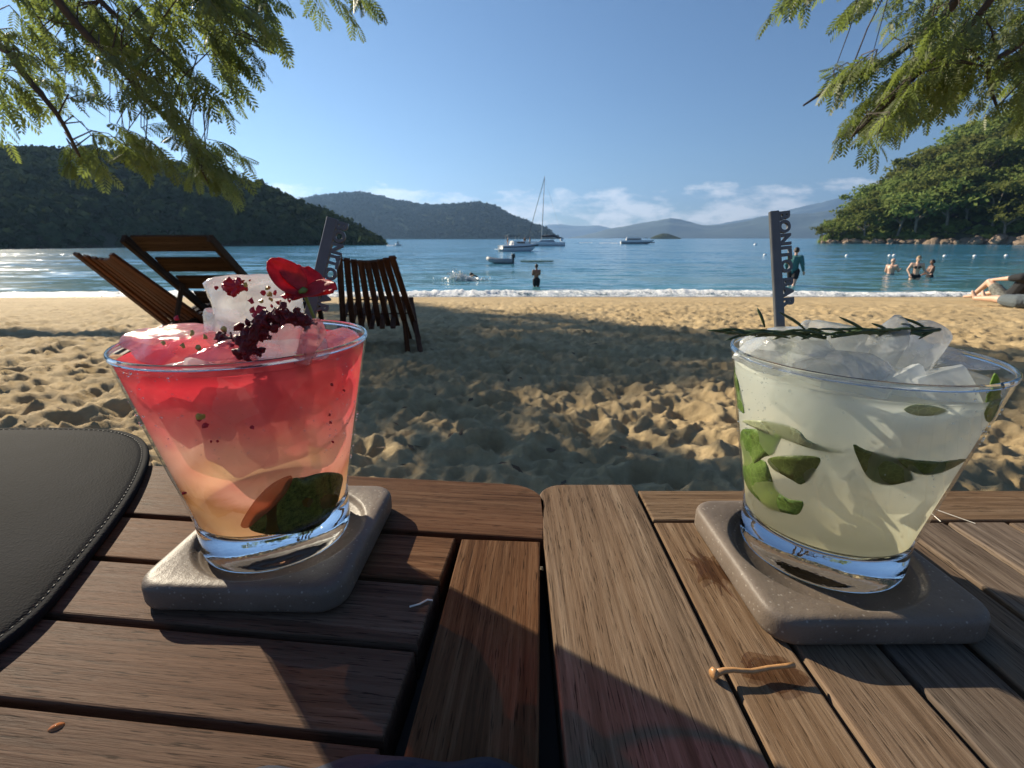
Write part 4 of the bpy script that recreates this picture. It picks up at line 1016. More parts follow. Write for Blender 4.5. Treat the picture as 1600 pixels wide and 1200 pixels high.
for k, (x, y, sz, m, lab) in enumerate([(452, 690, .024, 'ice_in', 'square ice cube in the salmon middle of the red drink'), (250, 660, .021, 'ice_in2', 'whitish ice cube against the left wall of the red drink'), (355, 712, .022, 'ice_in2', 'angular pale ice piece low in the middle of the red drink'),
      (530, 660, .019, 'ice_in', 'narrow ice piece at the right wall of the red drink'), (370, 622, .023, 'ice_in2', 'ice piece in the centre of the red band of the drink'), (300, 610, .019, 'ice_in2', 'small ice piece in the left of the red band'), (475, 600, .021, 'ice_in2', 'ice piece in the right of the red band'), (320, 668, .016, 'ice_in2', 'little ice chip left of centre in the red drink'), (220, 600, .016, 'ice_in2', 'ice chip high by the left rim of the red drink'), (545, 590, .014, 'ice_in', 'ice chip high by the right rim of the red drink')]):
    sunk(x, y+(16 if y < 630 else 4), GL, sz*.9, M[m], lab, k, .82)
for k, (x, y, sz, lab) in enumerate([(1240, 615, .026, 'blurred ice cube below the rim at the left of the pale drink'), (1340, 640, .025, 'blurred ice cube high in the middle of the pale drink'), (1450, 640, .024, 'blurred ice cube high at the right of the pale drink'), (1300, 690, .020, 'faint ice piece above the dark leaf in the pale drink'), (1510, 625, .018, 'ice chip near the right wall of the pale drink')]):
    sunk(x, y+14, GR, sz*.9, M['ice_in3'], lab, k+20, .80)
M['fleck_red'] = simple('red_petal_bits', (0.42, 0.012, 0.03), 0.5, 0.4, 300, 0.5, 0.001); M['fleck_gold'] = simple('gold_leaf_bits', (0.45, 0.36, 0.08), 0.35, 0.3, 300, 0.4, 0.001)
def bits(name, mat, spots, G, label):
    mb = MB(); rr = random.Random(4)
    for (px, py, r, Y) in spots:
        c = at_y(px, py, Y) if Y else on_glass(px, py, G, -0.0005); n = 7; e = Vector((rr.uniform(-.3, .3), -1, rr.uniform(0, .6))).normalized(); u = e.orthogonal().normalized(); w = e.cross(u)
        pts = [c+(u*math.cos(6.283*k/n)+w*math.sin(6.283*k/n))*r*rr.uniform(.5, 1.2)+e*rr.uniform(-.0003, .0003) for k in range(n)]
        mb.add(pts+[c+e*.0005], [(k, (k+1) % n, n) for k in range(n)])
    return tag(mb.build(name, mat), label, 'garnish', kind='stuff')
bits('petal_bits', M['fleck_red'], [(393, 668, .0012, 0), (320, 665, .0014, 0), (311, 655, .0010, 0), (518, 601, .0009, 0), (538, 610, .0008, 0), (515, 648, .0008, 0), (516, 660, .001, 0), (520, 690, .0008, 0), (340, 690, .0007, 0), (330, 690, .0006, 0), (288, 770, .0009, 0), (310, 655, .0009, 0),
      (392, 470, .0016, .199), (395, 485, .0016, .199), (412, 458, .0015, .199), (430, 458, .0012, .2), (445, 462, .0018, .2), (437, 472, .0015, .2), (408, 483, .0022, .198), (398, 492, .0016, .198), (452, 470, .001, .2), (425, 478, .001, .2), (375, 450, .001, .2), (276, 497, .0013, .2), (362, 540, .0014, .19), (345, 530, .0016, .2)], GL, 'scattered crimson petal bits over the ice and through the red drink')
bits('gold_bits', M['fleck_gold'], [(420, 460, .0016, .199), (418, 450, .0012, .199), (408, 470, .0011, .199), (383, 445, .0013, .2), (424, 468, .0011, .199), (300, 520, .0016, .197), (320, 526, .0015, .196), (255, 535, .0013, .196), (310, 545, .0016, .195), (340, 540, .0014, .195), (313, 650, .0016, 0), (350, 515, .0015, .2), (285, 540, .0014, .19)], GL, 'tiny gold-green leaf bits on the pink ice')
M['crust'] = simple('dark_red_crust', (0.13, 0.004, 0.010), 0.5, 0.6, 400, 1.0, 0.003)
def lumpy(name, path, mat, label, cat, seed):
    mb = MB(); rr = random.Random(seed)
    bm = bmesh.new()
    for i in range(len(path)-1):
        (x0, y0, r0, Y0), (x1, y1, r1, Y1) = path[i], path[i+1]
        for k in range(40):
            t = k/40; c = at_y(x0+(x1-x0)*t, y0+(y1-y0)*t, Y0+(Y1-Y0)*t)+Vector((rr.gauss(0, .0008), rr.gauss(0, .0008), rr.gauss(0, .0008))); r = r0+(r1-r0)*t
            g = bmesh.ops.create_icosphere(bm, subdivisions=1, radius=r*rr.uniform(.22, .5), matrix=Matrix.Translation(c+Vector((rr.gauss(0, r*.45), rr.gauss(0, r*.45), rr.gauss(0, r*.45)))))
            for q in g['verts']: q.co += Vector((rr.gauss(0, r*.13), rr.gauss(0, r*.13), rr.gauss(0, r*.13)))
    me = bpy.data.meshes.new(name); bm.to_mesh(me); bm.free()
    o = link(name, me, mat); md = o.modifiers.new('r', 'REMESH'); md.mode = 'VOXEL'; md.voxel_size = 0.0004; md.use_smooth_shade = True
    return tag(o, label, cat)
lumpy('petal_crust', [(386, 548, .0040, .184), (390, 528, .0042, .184), (406, 511, .0038, .185), (428, 498, .0034, .187), (450, 492, .0034, .188), (470, 499, .0028, .188), (492, 507, .0016, .19)], M['crust'], 'dark crimson crust of crushed petals arching over the clear ice', 'garnish', 3)
lumpy('petal_crust', [(352, 452, .0022, .2), (364, 447, .003, .2), (376, 446, .002, .2)], M['fleck_red'], 'small crimson petal clump on the left top of the white ice', 'garnish', 5)
lumpy('petal_crust', [(345, 525, .003, .197), (356, 534, .002, .196)], M['crust'], 'small dark petal clump between the two pale ice lumps', 'garnish', 6)
def bubbles(G, boxes, n, seed, label):
    rr = random.Random(seed); mb = MB(); bm = bmesh.new(); bmesh.ops.create_icosphere(bm, subdivisions=1, radius=1); bm.verts.index_update()
    tv = [q.co.copy() for q in bm.verts]; tf = [[w.index for w in q.verts] for q in bm.faces]; bm.free()
    for k in range(n):
        x0, y0, x1, y1 = boxes[k % len(boxes)]; p = on_glass(rr.uniform(x0, x1), rr.uniform(y0, y1), G, 0.0001); r = 0.00018+0.0004*rr.random()**3
        mb.add([p+q*r for q in tv], tf)
    tag(mb.build('bubbles', M['glass_solid'], None, smooth=True), label, 'droplets', kind='stuff')
bubbles(GL, [(500, 640, 560, 720), (520, 560, 568, 660), (190, 575, 300, 700), (300, 620, 520, 740)], 220, 3, 'tiny droplets on the wall of the red drink\'s glass')
bubbles(GR, [(1150, 580, 1200, 680), (1480, 600, 1570, 700), (1200, 600, 1480, 780)], 160, 4, 'tiny droplets on the wall of the pale drink\'s glass')
# red flower
def petal_mat():
    t = NT('red_petal'); co = t.coord('Object'); n = t.noise(co, 260, 4); c = t.ramp(n, [(0.3, (0.45, 0.012, 0.02)), (0.7, (0.72, 0.04, 0.045))])
    return t.end(t.n('ShaderNodeMixShader', {0: 0.4, 1: t.pbr(Base_Color=c, Roughness=0.45, Normal=t.bump(n, .3, .0006)), 2: t.n('ShaderNodeBsdfTranslucent', {'Color': c})}))
M['petal'] = petal_mat(); M['stem'] = simple('green_stem', (0.16, 0.24, 0.05), 0.45)
fl = empty('flower', at_y(478, 500, 0.196), 0, 'red flower on a thin green stem standing in the red drink', 'flower'); FO = fl.location.copy()
def petal(base, tip, width, nrm, curl, ruff, seed):
    b, e = at_y(*base), at_y(*tip); ax = e-b; L = ax.length; ax.normalize(); nv = Vector(nrm); nv = (nv-ax*nv.dot(ax)).normalized(); sd = ax.cross(nv); V = []; nu, nw = 14, 11
    for i in range(nu):
        u = i/(nu-1); wd = width*(math.sin(math.pi*(0.06+0.80*u**0.8)))**0.8
        for j in range(nw):
            q = j/(nw-1)*2-1
            V.append(b+ax*(u*L*(1-.10*q*q*u))+sd*q*wd+nv*(curl*L*(u*u*.5-.0)+wd*.35*q*q+ruff*math.sin(q*7+seed+u*4)*u*u)-FO)
    o = MB().add(V, [(i*nw+j, i*nw+j+1, (i+1)*nw+j+1, (i+1)*nw+j) for i in range(nu-1) for j in range(nw-1)]).build('petal', M['petal'], fl, smooth=True)
    o.modifiers.new('t', 'SOLIDIFY').thickness = 0.0003
petal((474, 457, .196), (419, 407, .193), .0062, (.4, -.8, .6), .10, .0006, 1)
petal((474, 455, .197), (462, 413, .205), .0085, (.6, -.5, .5), -.05, .0007, 2)
petal((474, 456, .196), (527, 458, .193), .0060, (0, -.5, .9), .25, .0009, 3)
petal((474, 455, .198), (482, 436, .212), .0080, (.3, -.6, .7), .1, .0007, 4)
petal((474, 458, .195), (452, 470, .189), .0050, (0, -.6, .8), .3, .0006, 5)
MB().tube([at_y(x, y, Y)-FO for x, y, Y in ((474, 457, .196), (480, 470, .197), (488, 490, .198), (496, 510, .199), (500, 530, .2))], [.0008, .0007, .0007, .0007, .0007], 8).build('stem', M['stem'], fl, smooth=True)
MB().tube([at_y(x, y, Y)-FO for x, y, Y in ((470, 452, .196), (474, 456, .196), (476, 461, .196))], [.0016, .0022, .0009], 10).build('calyx', M['stem'], fl, smooth=True)
# rosemary
M['needle'] = plant_mat('rosemary_needle', (0.025, 0.05, 0.016), (0.07, 0.105, 0.035), 0.12, 200, 0.4)
def rosemary(stem, needles, label):
    r = empty('rosemary_sprig', at_y(*stem[0]), 0, label, 'herb', 'rosemary garnish'); O = r.location.copy()
    MB().tube([at_y(*q)-O for q in stem], [.0008]*len(stem), 6).build('stem', M['needle'], r, smooth=True)
    for (x0, y0, x1, y1, Y0, Y1) in needles:
        a, b = at_y(x0, y0, Y0)-O, at_y(x1, y1, Y1)-O; m = (a+b)/2+Vector((0, 0, .0006))
        MB().tube([a, a.lerp(m, .5)+Vector((0, 0, .0002)), m, m.lerp(b, .6), b], [.0003, .00055, .0006, .0005, .00015], 6).build('needle', M['needle'], r, smooth=True)
rr = random.Random(9); nd = []
for (x0, x1, yb) in ((1150, 1290, 522), (1318, 1440, 519)):
    for k in range(28):
        x = x0+(x1-x0)*k/27; nd.append((x, yb+rr.uniform(-2, 3), x+rr.choice((-1, -1, 1))*rr.uniform(26, 52), yb+rr.uniform(-7, 9), .194, .194+rr.uniform(-.006, .006)))
rosemary([(1290, 528, .194), (1250, 521, .194), (1200, 523, .194), (1150, 517, .194)], [q for q in nd if q[0] < 1300]+[(1195, 511, 1183, 481, .194, .196), (1258, 515, 1218, 488, .194, .19), (1170, 520, 1129, 514, .194, .194), (1170, 524, 1134, 532, .194, .192), (1285, 520, 1262, 513, .194, .194)], 'dark rosemary sprig left of the lettered stick')
rosemary([(1300, 526, .192), (1350, 519, .194), (1410, 522, .194), (1468, 515, .194)], [q for q in nd if q[0] > 1300]+[(1356, 521, 1311, 495, .194, .192), (1390, 520, 1362, 505, .194, .192), (1447, 513, 1402, 495, .194, .196), (1430, 514, 1408, 506, .194, .192), (1440, 524, 1472, 514, .194, .194), (1436, 530, 1460, 518, .194, .192)], 'dark rosemary sprig lying over the right half of the ice')
# lettered sticks -------------------------------------------------------
M['stick'] = simple('gunmetal_plastic', (0.10, 0.105, 0.11), 0.35, 0.15, 200, 0.1, 0.0003)
def text_mesh(body):
    cu = bpy.data.curves.new('t', 'FONT'); cu.body = body; cu.size = 1.0; cu.extrude = 0.16; cu.offset = 0.032; cu.space_character = 1.04; cu.bevel_depth = 0.015
    o = bpy.data.objects.new('t', cu); COL.objects.link(o); bpy.context.view_layer.update()
    me = bpy.data.meshes.new_from_object(o.evaluated_get(bpy.context.evaluated_depsgraph_get())); bpy.data.objects.remove(o); return me
def letter_stick(top, bottom, w, t0, t1, lw, label, face):
    A0, A1 = at_y(*bottom), at_y(*top); r = empty('lettered_stick', A0, 0, label, 'drink stick', 'lettered drink sticks')
    up = (A1-A0); L = up.length; up.normalize(); fwd = Vector(face).normalized(); rt = up.cross(fwd).normalized()*-1
    if rt.x < 0: rt = -rt
    fwd = rt.cross(up).normalized()
    Rm = Matrix((rt, fwd*-1, up)).transposed() if False else Matrix((rt, up.cross(rt), up)).transposed()
    MB().box((up*L/2), (w, .0022, L), rot=Rm, ch=.0003).build('spine', M['stick'], r)
    # the letters stand on the spine, reading downwards
    x = 0.0; adv = []
    chars = 'BONITO BAR'; full = text_mesh(chars); xs = [v_.co.x for v_ in full.vertices]; W = max(xs)-min(xs); bpy.data.meshes.remove(full)
    sc = (L*(t1-t0))/W; pos = 0.0
    for i, ch in enumerate(chars):
        if ch == ' ': continue
        pre = text_mesh(chars[:i+1]); me = text_mesh(ch); px = max(v_.co.x for v_ in pre.vertices)-max(v_.co.x for v_ in me.vertices); bpy.data.meshes.remove(pre)
        hgt = 0.72
        for v_ in me.vertices:
            u, h_, z = v_.co.x+px, v_.co.y, v_.co.z
            v_.co = up*(L*t1-u*sc)+rt*(w*.5-.0002+h_/hgt*lw)+up.cross(rt)*(-z*.0045)
        link('letter', me, M['stick'], r)
    return r
letter_stick((1209, 330, .234), (1220, 545, .220), .0042, .30, .995, .0050, 'dark stick lettered BONITO BAR standing upright in the pale drink', (0, -1, 0))
letter_stick((520, 341, .236), (478, 520, .225), .0052, .20, .995, .0052, 'dark tilted stick lettered BONITO BAR behind the red flower', (0, -1, .1))

# ================================================================== BEACH CHAIRS
def slat(name, a, b, w, th, mat, parent, side):
    """straight wooden bar from a to b, w wide along 'side', th thick; local X runs along it"""
    a, b = Vector(a), Vector(b); x = (b-a); L = x.length; x.normalize(); y = Vector(side); y = (y-x*y.dot(x)).normalized(); z = x.cross(y)
    me = MB().box((0, 0, 0), (L, w, th), ch=min(w, th)*0.12).me(name)
    o = link(name, me, mat, parent, (a+b)/2, Matrix((x, y, z)).transposed().to_euler()); return o
def stick_chair(loc, rz, label):
    r = empty('slatted_chair', loc, rz, label, 'chair', 'wooden stick chairs'); n = 9
    for i in range(n):
        k = i-(n-1)/2; e = (k/4)**2
        top = (k*.046, -0.40-.06*e, 0.74+.035*e-.02); piv = (k*.072, 0.06, 0.25); 
        t = 1.0 if abs(k) > 2.5 else 0.42
        end = Vector(piv).lerp(Vector((k*.082, .26, 0.0)), t)
        slat('back_slat', top, end, .046, .022, M['wood_chair'], r, (1, 0, 0))
        if i < n-1:
            q = k+.5; fr = (q*.078, .46, .36-.02*(q/4)**2); bk = (q*.080, .02, .26); t2 = 1.0 if abs(q) > 2 else 0.35
            slat('seat_slat', fr, Vector(bk).lerp(Vector((q*.10, -.36, 0.0)), t2), .042, .022, M['wood_chair'], r, (1, 0, 0))
    for (y, z) in ((0.05, 0.262), (0.40, 0.345)):
        MB().tube([(-.30, y, z), (.30, y, z)], .006, 8).build('cross_rod', M['wood_chair'], r)
    # curved head rail
    MB().tube([(k*.050, -0.385-.06*(k/4)**2, 0.705+.035*(k/4)**2) for k in [j/2-4.2 for j in range(18)]], .008, 8).build('head_rail', M['wood_chair'], r)
    return r
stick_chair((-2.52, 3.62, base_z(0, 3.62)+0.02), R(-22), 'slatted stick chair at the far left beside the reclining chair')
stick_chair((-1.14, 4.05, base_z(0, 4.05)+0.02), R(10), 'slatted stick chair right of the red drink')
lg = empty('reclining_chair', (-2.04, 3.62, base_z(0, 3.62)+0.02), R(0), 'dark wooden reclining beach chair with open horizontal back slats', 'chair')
hx = 0.255
A, B = Vector((0, 0.10, 0.25)), Vector((0, -0.66, 0.85))
def bp_(x, t): return Vector((x, 0, 0))+A.lerp(B, t)
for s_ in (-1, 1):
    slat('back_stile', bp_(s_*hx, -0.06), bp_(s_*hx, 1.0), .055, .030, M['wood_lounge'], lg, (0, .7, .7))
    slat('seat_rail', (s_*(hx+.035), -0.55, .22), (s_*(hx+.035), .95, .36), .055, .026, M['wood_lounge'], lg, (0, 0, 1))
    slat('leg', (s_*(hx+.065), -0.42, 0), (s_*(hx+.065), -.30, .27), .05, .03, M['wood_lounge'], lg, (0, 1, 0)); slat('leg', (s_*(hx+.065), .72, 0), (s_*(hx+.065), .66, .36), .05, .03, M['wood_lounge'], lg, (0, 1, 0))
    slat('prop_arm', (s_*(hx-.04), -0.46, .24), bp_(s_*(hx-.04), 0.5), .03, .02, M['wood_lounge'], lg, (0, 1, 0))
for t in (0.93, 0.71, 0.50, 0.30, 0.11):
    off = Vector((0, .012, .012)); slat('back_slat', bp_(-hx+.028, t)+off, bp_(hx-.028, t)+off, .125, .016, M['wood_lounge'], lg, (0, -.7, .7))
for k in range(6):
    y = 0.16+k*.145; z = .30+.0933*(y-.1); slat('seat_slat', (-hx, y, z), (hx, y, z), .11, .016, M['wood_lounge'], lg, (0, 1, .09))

# ================================================================== BOATS
M['gel'] = simple('white_gelcoat', (0.78, 0.78, 0.76), 0.25, 0.04, 2, 0.02); M['gel_grey'] = simple('grey_hull', (0.30, 0.32, 0.34), 0.35, 0.08, 2); M['navy_stripe'] = simple('navy_stripe', (0.02, 0.03, 0.06), 0.3)
M['dark_glass'] = simple('tinted_window', (0.015, 0.018, 0.02), 0.08); M['canvas'] = simple('dark_canvas', (0.03, 0.035, 0.05), 0.85, 0.2, 6); M['alu'] = simple('mast_aluminium', (0.5, 0.5, 0.5), 0.35, 0.05, 3, 0.02, metal=0.6)
M['rubber'] = simple('grey_rubber', (0.32, 0.33, 0.33), 0.6); M['board'] = simple('green_board', (0.10, 0.16, 0.07), 0.4); M['black'] = simple('black_plastic', (0.015, 0.015, 0.015), 0.4); M['buoy'] = simple('white_buoy', (0.85, 0.85, 0.83), 0.35, 0.05)
def hull(L, W, H, sheer=0.3, transom=0.9, low=0.0, flare=0.75):
    """bow at +X; returns an MB with deck"""
    ns, nc = 22, 9; V = []
    for i in range(ns):
        t = i/(ns-1); w = W/2*min(1, transom+(1-transom)*t*3)*(1-max(0, (t-.45)/.55)**2.3); z1 = low+H*(1+sheer*(t**2)); z0 = -.25*H*(1-t**6)+z1*.55*t**8; x = -L/2+L*t
        for j in range(nc):
            a = j/(nc-1)*2-1; s = 1 if a >= 0 else -1; q = abs(a)
            V.append((x-(.10*L*t**4)*(1-q**1.2), s*w*(flare+(1-flare)*q)*min(1, q*1.9)**.8, z0+(z1-z0)*q**2.2))
    Fq = [(i*nc+j, i*nc+j+1, (i+1)*nc+j+1, (i+1)*nc+j) for i in range(ns-1) for j in range(nc-1)]
    b = len(V)
    Fq.append(tuple(range(nc)))
    Fq += [(i*nc, (i+1)*nc, (i+1)*nc+nc-1, i*nc+nc-1) for i in range(ns-1)]
    return MB().add(V, Fq)
def stripe(L, W, H, sheer, z_a, z_b, transom=.9):
    V = []; ns = 22
    for i in range(ns):
        t = i/(ns-1); w = (W/2*min(1, transom+(1-transom)*t*3)*(1-max(0, (t-.45)/.55)**2.3))*1.01+.01; z1 = H*(1+sheer*t**2); x = -L/2+L*t
        V += [(x, -w, z1*z_a), (x, -w, z1*z_b)]
    return MB().add(V, [(2*i, 2*i+1, 2*i+3, 2*i+2) for i in range(ns-1)])
def sea_pt(px, py): return on_z(px, py, 0.0)
# motor yacht
p = sea_pt(812, 392.5); LY = 62/F*p.y*1.02
y_ = empty('motor_yacht', p, R(24), 'white motor yacht at anchor with dark canopy and people aboard', 'boat')
H_ = LY*.135; hull(LY, LY*.34, H_, .45, .92).build('hull', M['gel'], y_, smooth=True)
stripe(LY, LY*.34, H_, .45, .62, .80).build('stripe', M['navy_stripe'], y_)
mb = MB(); mb.add([(-.22*LY, -.13*LY, H_), (.30*LY, -.06*LY, H_*1.15), (.30*LY, .06*LY, H_*1.15), (-.22*LY, .13*LY, H_), (-.20*LY, -.11*LY, H_*1.75), (.10*LY, -.07*LY, H_*1.7), (.10*LY, .07*LY, H_*1.7), (-.20*LY, .11*LY, H_*1.75)], [(0, 1, 5, 4), (1, 2, 6, 5), (2, 3, 7, 6), (3, 0, 4, 7), (4, 5, 6, 7)]); mb.build('cabin', M['gel'], y_)
MB().box((-.03*LY, -.104*LY, H_*1.45), (.24*LY, .02, H_*.22)).build('window', M['dark_glass'], y_); MB().box((.18*LY, 0, H_*1.48), (.17*LY, .11*LY, .05), rot=Euler((0, R(14), 0))).build('windscreen', M['dark_glass'], y_)
MB().box((-.20*LY, 0, H_*2.55), (.30*LY, .24*LY, .08), ch=.02).build('canopy', M['canvas'], y_)
for sx, sy in ((-.33, -.1), (-.33, .1), (-.07, -.1), (-.07, .1)): MB().tube([(sx*LY, sy*LY, H_), (sx*LY, sy*LY, H_*2.55)], .025, 6).build('canopy_post', M['alu'], y_)
MB().box((-.54*LY, 0, H_*.35), (.12*LY, .26*LY, .06), ch=.015).build('swim_platform', M['gel'], y_)
for k in range(7): MB().tube([(LY*(.12+.05*k), -.14*LY*(1-(k/7.5)**2), H_*1.2), (LY*(.12+.05*k), -.14*LY*(1-(k/7.5)**2), H_*1.75)], .012, 5).build('rail_post', M['alu'], y_)
# sailing boat
p = sea_pt(852, 384.5); k_ = p.y/F; LS = 58*k_
s_ = empty('sailing_boat', p, R(183), 'sailing boat with bare mast and dark furled sail behind the yacht', 'boat')
HS = LS*.10; hull(LS, LS*.30, HS, .25, .8).build('hull', M['gel'], s_, smooth=True)
MB().add([(-.25*LS, -.09*LS, HS), (.2*LS, -.06*LS, HS), (.2*LS, .06*LS, HS), (-.25*LS, .09*LS, HS), (-.2*LS, -.08*LS, HS*1.6), (.12*LS, -.05*LS, HS*1.45), (.12*LS, .05*LS, HS*1.45), (-.2*LS, .08*LS, HS*1.6)], [(0, 1, 5, 4), (1, 2, 6, 5), (2, 3, 7, 6), (3, 0, 4, 7), (4, 5, 6, 7)]).build('cabin', M['gel_grey'], s_)
ms = .10*LS; MB().tube([(ms, 0, HS), (ms-.05*LS, 0, 97*k_)], [.11, .07], 8).build('mast', M['alu'], s_)
MB().tube([(ms, 0, HS*2.4), (-.20*LS, 0, HS*2.55), (-.42*LS, 0, HS*1.9)], [.22, .26, .10], 8).build('furled_sail', M['canvas'], s_, smooth=True)
MB().tube([(ms-.05*LS, 0, 95*k_), (.47*LS, 0, HS*1.3)], .06, 5).build('forestay', M['canvas'], s_)
MB().tube([(ms-.05*LS, 0, 95*k_), (-.48*LS, 0, HS)], .015, 4).build('backstay', M['alu'], s_)
MB().lathe([(0.0, -.38), (.25, -.3), (.38, 0), (.25, .3), (0.0, .38)], 12, c=(-.42*LS, 0, HS*1.55)).build('fender', M['buoy'], s_, smooth=True)
# motor cruiser far out
p = sea_pt(996, 381.3); k_ = p.y/F; LM = 50*k_; m_ = empty('motor_cruiser', p, R(-6), 'white motor cruiser under way far out to the right', 'boat'); HM = LM*.10
hull(LM, LM*.26, HM, .2, .95).build('hull', M['gel'], m_, smooth=True); stripe(LM, LM*.26, HM, .2, .25, .5, .95).build('stripe', M['navy_stripe'], m_)
MB().box((-.12*LM, 0, HM*1.35), (.45*LM, .18*LM, HM*.7), ch=HM*.1).build('cabin', M['gel'], m_); MB().box((-.12*LM, -.092*LM, HM*1.4), (.38*LM, .02, HM*.3)).build('window', M['dark_glass'], m_)
MB().box((-.15*LM, 0, HM*1.95), (.36*LM, .17*LM, HM*.12)).build('flybridge', M['gel'], m_); MB().box((.22*LM, 0, HM*1.75), (.12*LM, .12*LM, HM*.1)).build('sunshade', M['canvas'], m_)
for sx in (.17, .27): MB().tube([(sx*LM, 0, HM), (sx*LM, 0, HM*1.75)], .04, 5).build('shade_post', M['alu'], m_)
def foam_strip(px0, px1, py, wpx, label, seed):
    a, b = sea_pt(px0, py), sea_pt(px1, py); n = 60; V = []; rr = random.Random(seed)
    for i in range(n):
        t = i/(n-1); q = a.lerp(b, t); w = wpx*rr.uniform(.4, 1.0)
        V += [(q.x, q.y-w, .02), (q.x, q.y-w*.3, .08+.12*rr.random()), (q.x, q.y+w*.3, .08+.12*rr.random()), (q.x, q.y+w, .02)]
    tag(MB().add(V, [(i*4+j, i*4+j+1, (i+1)*4+j+1, (i+1)*4+j) for i in range(n-1) for j in range(3)]).build('wake', M['buoy']), label, 'wake', kind='stuff')
foam_strip(905, 925, 379.5, .5, 'white wake streak left of the motor cruiser', 1); foam_strip(936, 966, 380, .7, 'white wake trailing behind the motor cruiser', 2)
foam_strip(604, 618, 384, .5, 'white wake behind the jet ski', 3)
# dinghy
p = sea_pt(782, 411.5); k_ = p.y/F; LD = 42*k_; d_ = empty('inflatable_dinghy', p, R(174), 'grey inflatable dinghy with black outboard in front of the yacht', 'boat')
for sg in (-1, 1): MB().tube([(-.45*LD, sg*.17*LD, .16), (.15*LD, sg*.18*LD, .18), (.36*LD, sg*.12*LD, .26), (.47*LD, sg*.02*LD, .36)], [.15, .17, .16, .13], 10).build('side_tube', M['rubber'], d_, smooth=True)
MB().box((-.08*LD, 0, .08), (.7*LD, .30*LD, .06)).build('floor', M['gel_grey'], d_); MB().box((-.05*LD, 0, .28), (.1*LD, .32*LD, .03)).build('seat', M['gel_grey'], d_); MB().box((-.43*LD, 0, .22), (.03, .30*LD, .32)).build('transom', M['gel_grey'], d_)
MB().box((-.47*LD, 0, .52), (.26, .22, .30), ch=.05).build('outboard_cowl', M['black'], d_); MB().box((-.47*LD, 0, .16), (.10, .10, .5)).build('outboard_leg', M['black'], d_)
# paddle board
p = sea_pt(839, 410); LB = 50*p.y/F; V = []; nb = 20
for i in range(nb):
    t = i/(nb-1); w = .38*math.sin(math.pi*(.02+.96*t))**.5; x = -LB/2+LB*t; V += [(x, -w, .05), (x, -w*.8, .13), (x, w*.8, .13), (x, w, .05)]
tag(MB().add(V, [(i*4+j, i*4+j+1, (i+1)*4+j+1, (i+1)*4+j) for i in range(nb-1) for j in range(3)]+[(i*4+3, i*4, i*4+4, i*4+7) for i in range(nb-1)]).build('paddle_board', M['board'], None, p, (0, 0, R(2)), smooth=True), 'flat green paddle board floating behind the standing bather', 'paddle board')
# jet ski
p = sea_pt(622, 384); k_ = p.y/F; js = empty('jet_ski', p, R(170), 'tiny jet ski with rider near the tip of the left hill', 'jet ski'); hull(10*k_, 4*k_, 2*k_, .3, .8).build('hull', M['gel'], js, smooth=True)
MB().box((-.5*k_, 0, 2.6*k_), (3.5*k_, 1.2*k_, 1.0*k_), ch=.2*k_).build('seat', M['black'], js); MB().tube([(1.2*k_, -1.2*k_, 3.4*k_), (1.6*k_, 0, 3.6*k_), (1.2*k_, 1.2*k_, 3.4*k_)], .15*k_, 6).build('handlebar', M['black'], js)
# buoys
for (px, py, w) in ((1323, 400, 'by itself left of the two close together'), (1390, 400, 'left of two close together above the bathers'), (1397, 399.5, 'right of two close together above the bathers'), (1476, 400.5, 'first to the right of the three bathers'), (1523, 400.5, 'second to the right of the three bathers'), (1572, 400, 'nearest the right edge of the picture'), (1180, 383, 'far out left of the upright lettered stick'), (1195, 399, 'just left of the upright lettered stick')):
    b_ = empty('buoy', sea_pt(px, py), 0, 'small white round buoy '+w, 'buoy', 'swimming area buoys'); r = 2.4*sea_pt(px, py).y/F
    MB().lathe([(0.0, -.6*r), (.7*r, -.5*r), (.98*r, 0), (.9*r, .45*r), (.6*r, .85*r), (.2*r, 1.0*r), (0, 1.0*r)], 14).build('float', M['buoy'], b_, smooth=True); MB().tube([(0, 0, .95*r), (0, 0, 1.25*r)], .12*r, 6).build('eyelet', M['black'], b_)

# ================================================================== PEOPLE
def capsules(caps, name, voxel):
    bm = bmesh.new()
    for (a, ra, b, rb) in caps:
        a, b = Vector(a), Vector(b); n = 10; ax = b-a; L = ax.length
        ax = ax.normalized() if L > 1e-6 else Vector((0, 0, 1)); u = ax.orthogonal().normalized(); w = ax.cross(u)
        rings = [(a-ax*ra*.98, ra*.15), (a-ax*ra*.7, ra*.71), (a, ra), (b, rb), (b+ax*rb*.7, rb*.71), (b+ax*rb*.98, rb*.15)]; prev = None; first = None
        for c, r in rings:
            cur = [bm.verts.new(c+(u*math.cos(6.2832*k/n)+w*math.sin(6.2832*k/n))*r) for k in range(n)]
            if prev:
                for k in range(n): bm.faces.new((prev[k], prev[(k+1) % n], cur[(k+1) % n], cur[k]))
            else: first = cur
            prev = cur
        bm.faces.new(first[::-1]); bm.faces.new(prev)
    me = bpy.data.meshes.new(name); bm.to_mesh(me); bm.free()
    o = bpy.data.objects.new('tmp', me); COL.objects.link(o); md = o.modifiers.new('r', 'REMESH'); md.mode = 'VOXEL'; md.voxel_size = voxel
    sm = o.modifiers.new('s', 'SMOOTH'); sm.iterations = 3
    bpy.context.view_layer.update(); m2 = bpy.data.meshes.new_from_object(o.evaluated_get(bpy.context.evaluated_depsgraph_get()))
    bpy.data.objects.remove(o); m2.name = name; return m2
def skin(name, col): return simple(name, col, 0.5, 0.08, 6, 0.05)
M['skin_tan'] = skin('tan_skin', (0.42, 0.22, 0.13)); M['skin_light'] = skin('light_skin', (0.58, 0.36, 0.25)); M['skin_brown'] = skin('brown_skin', (0.20, 0.10, 0.06))
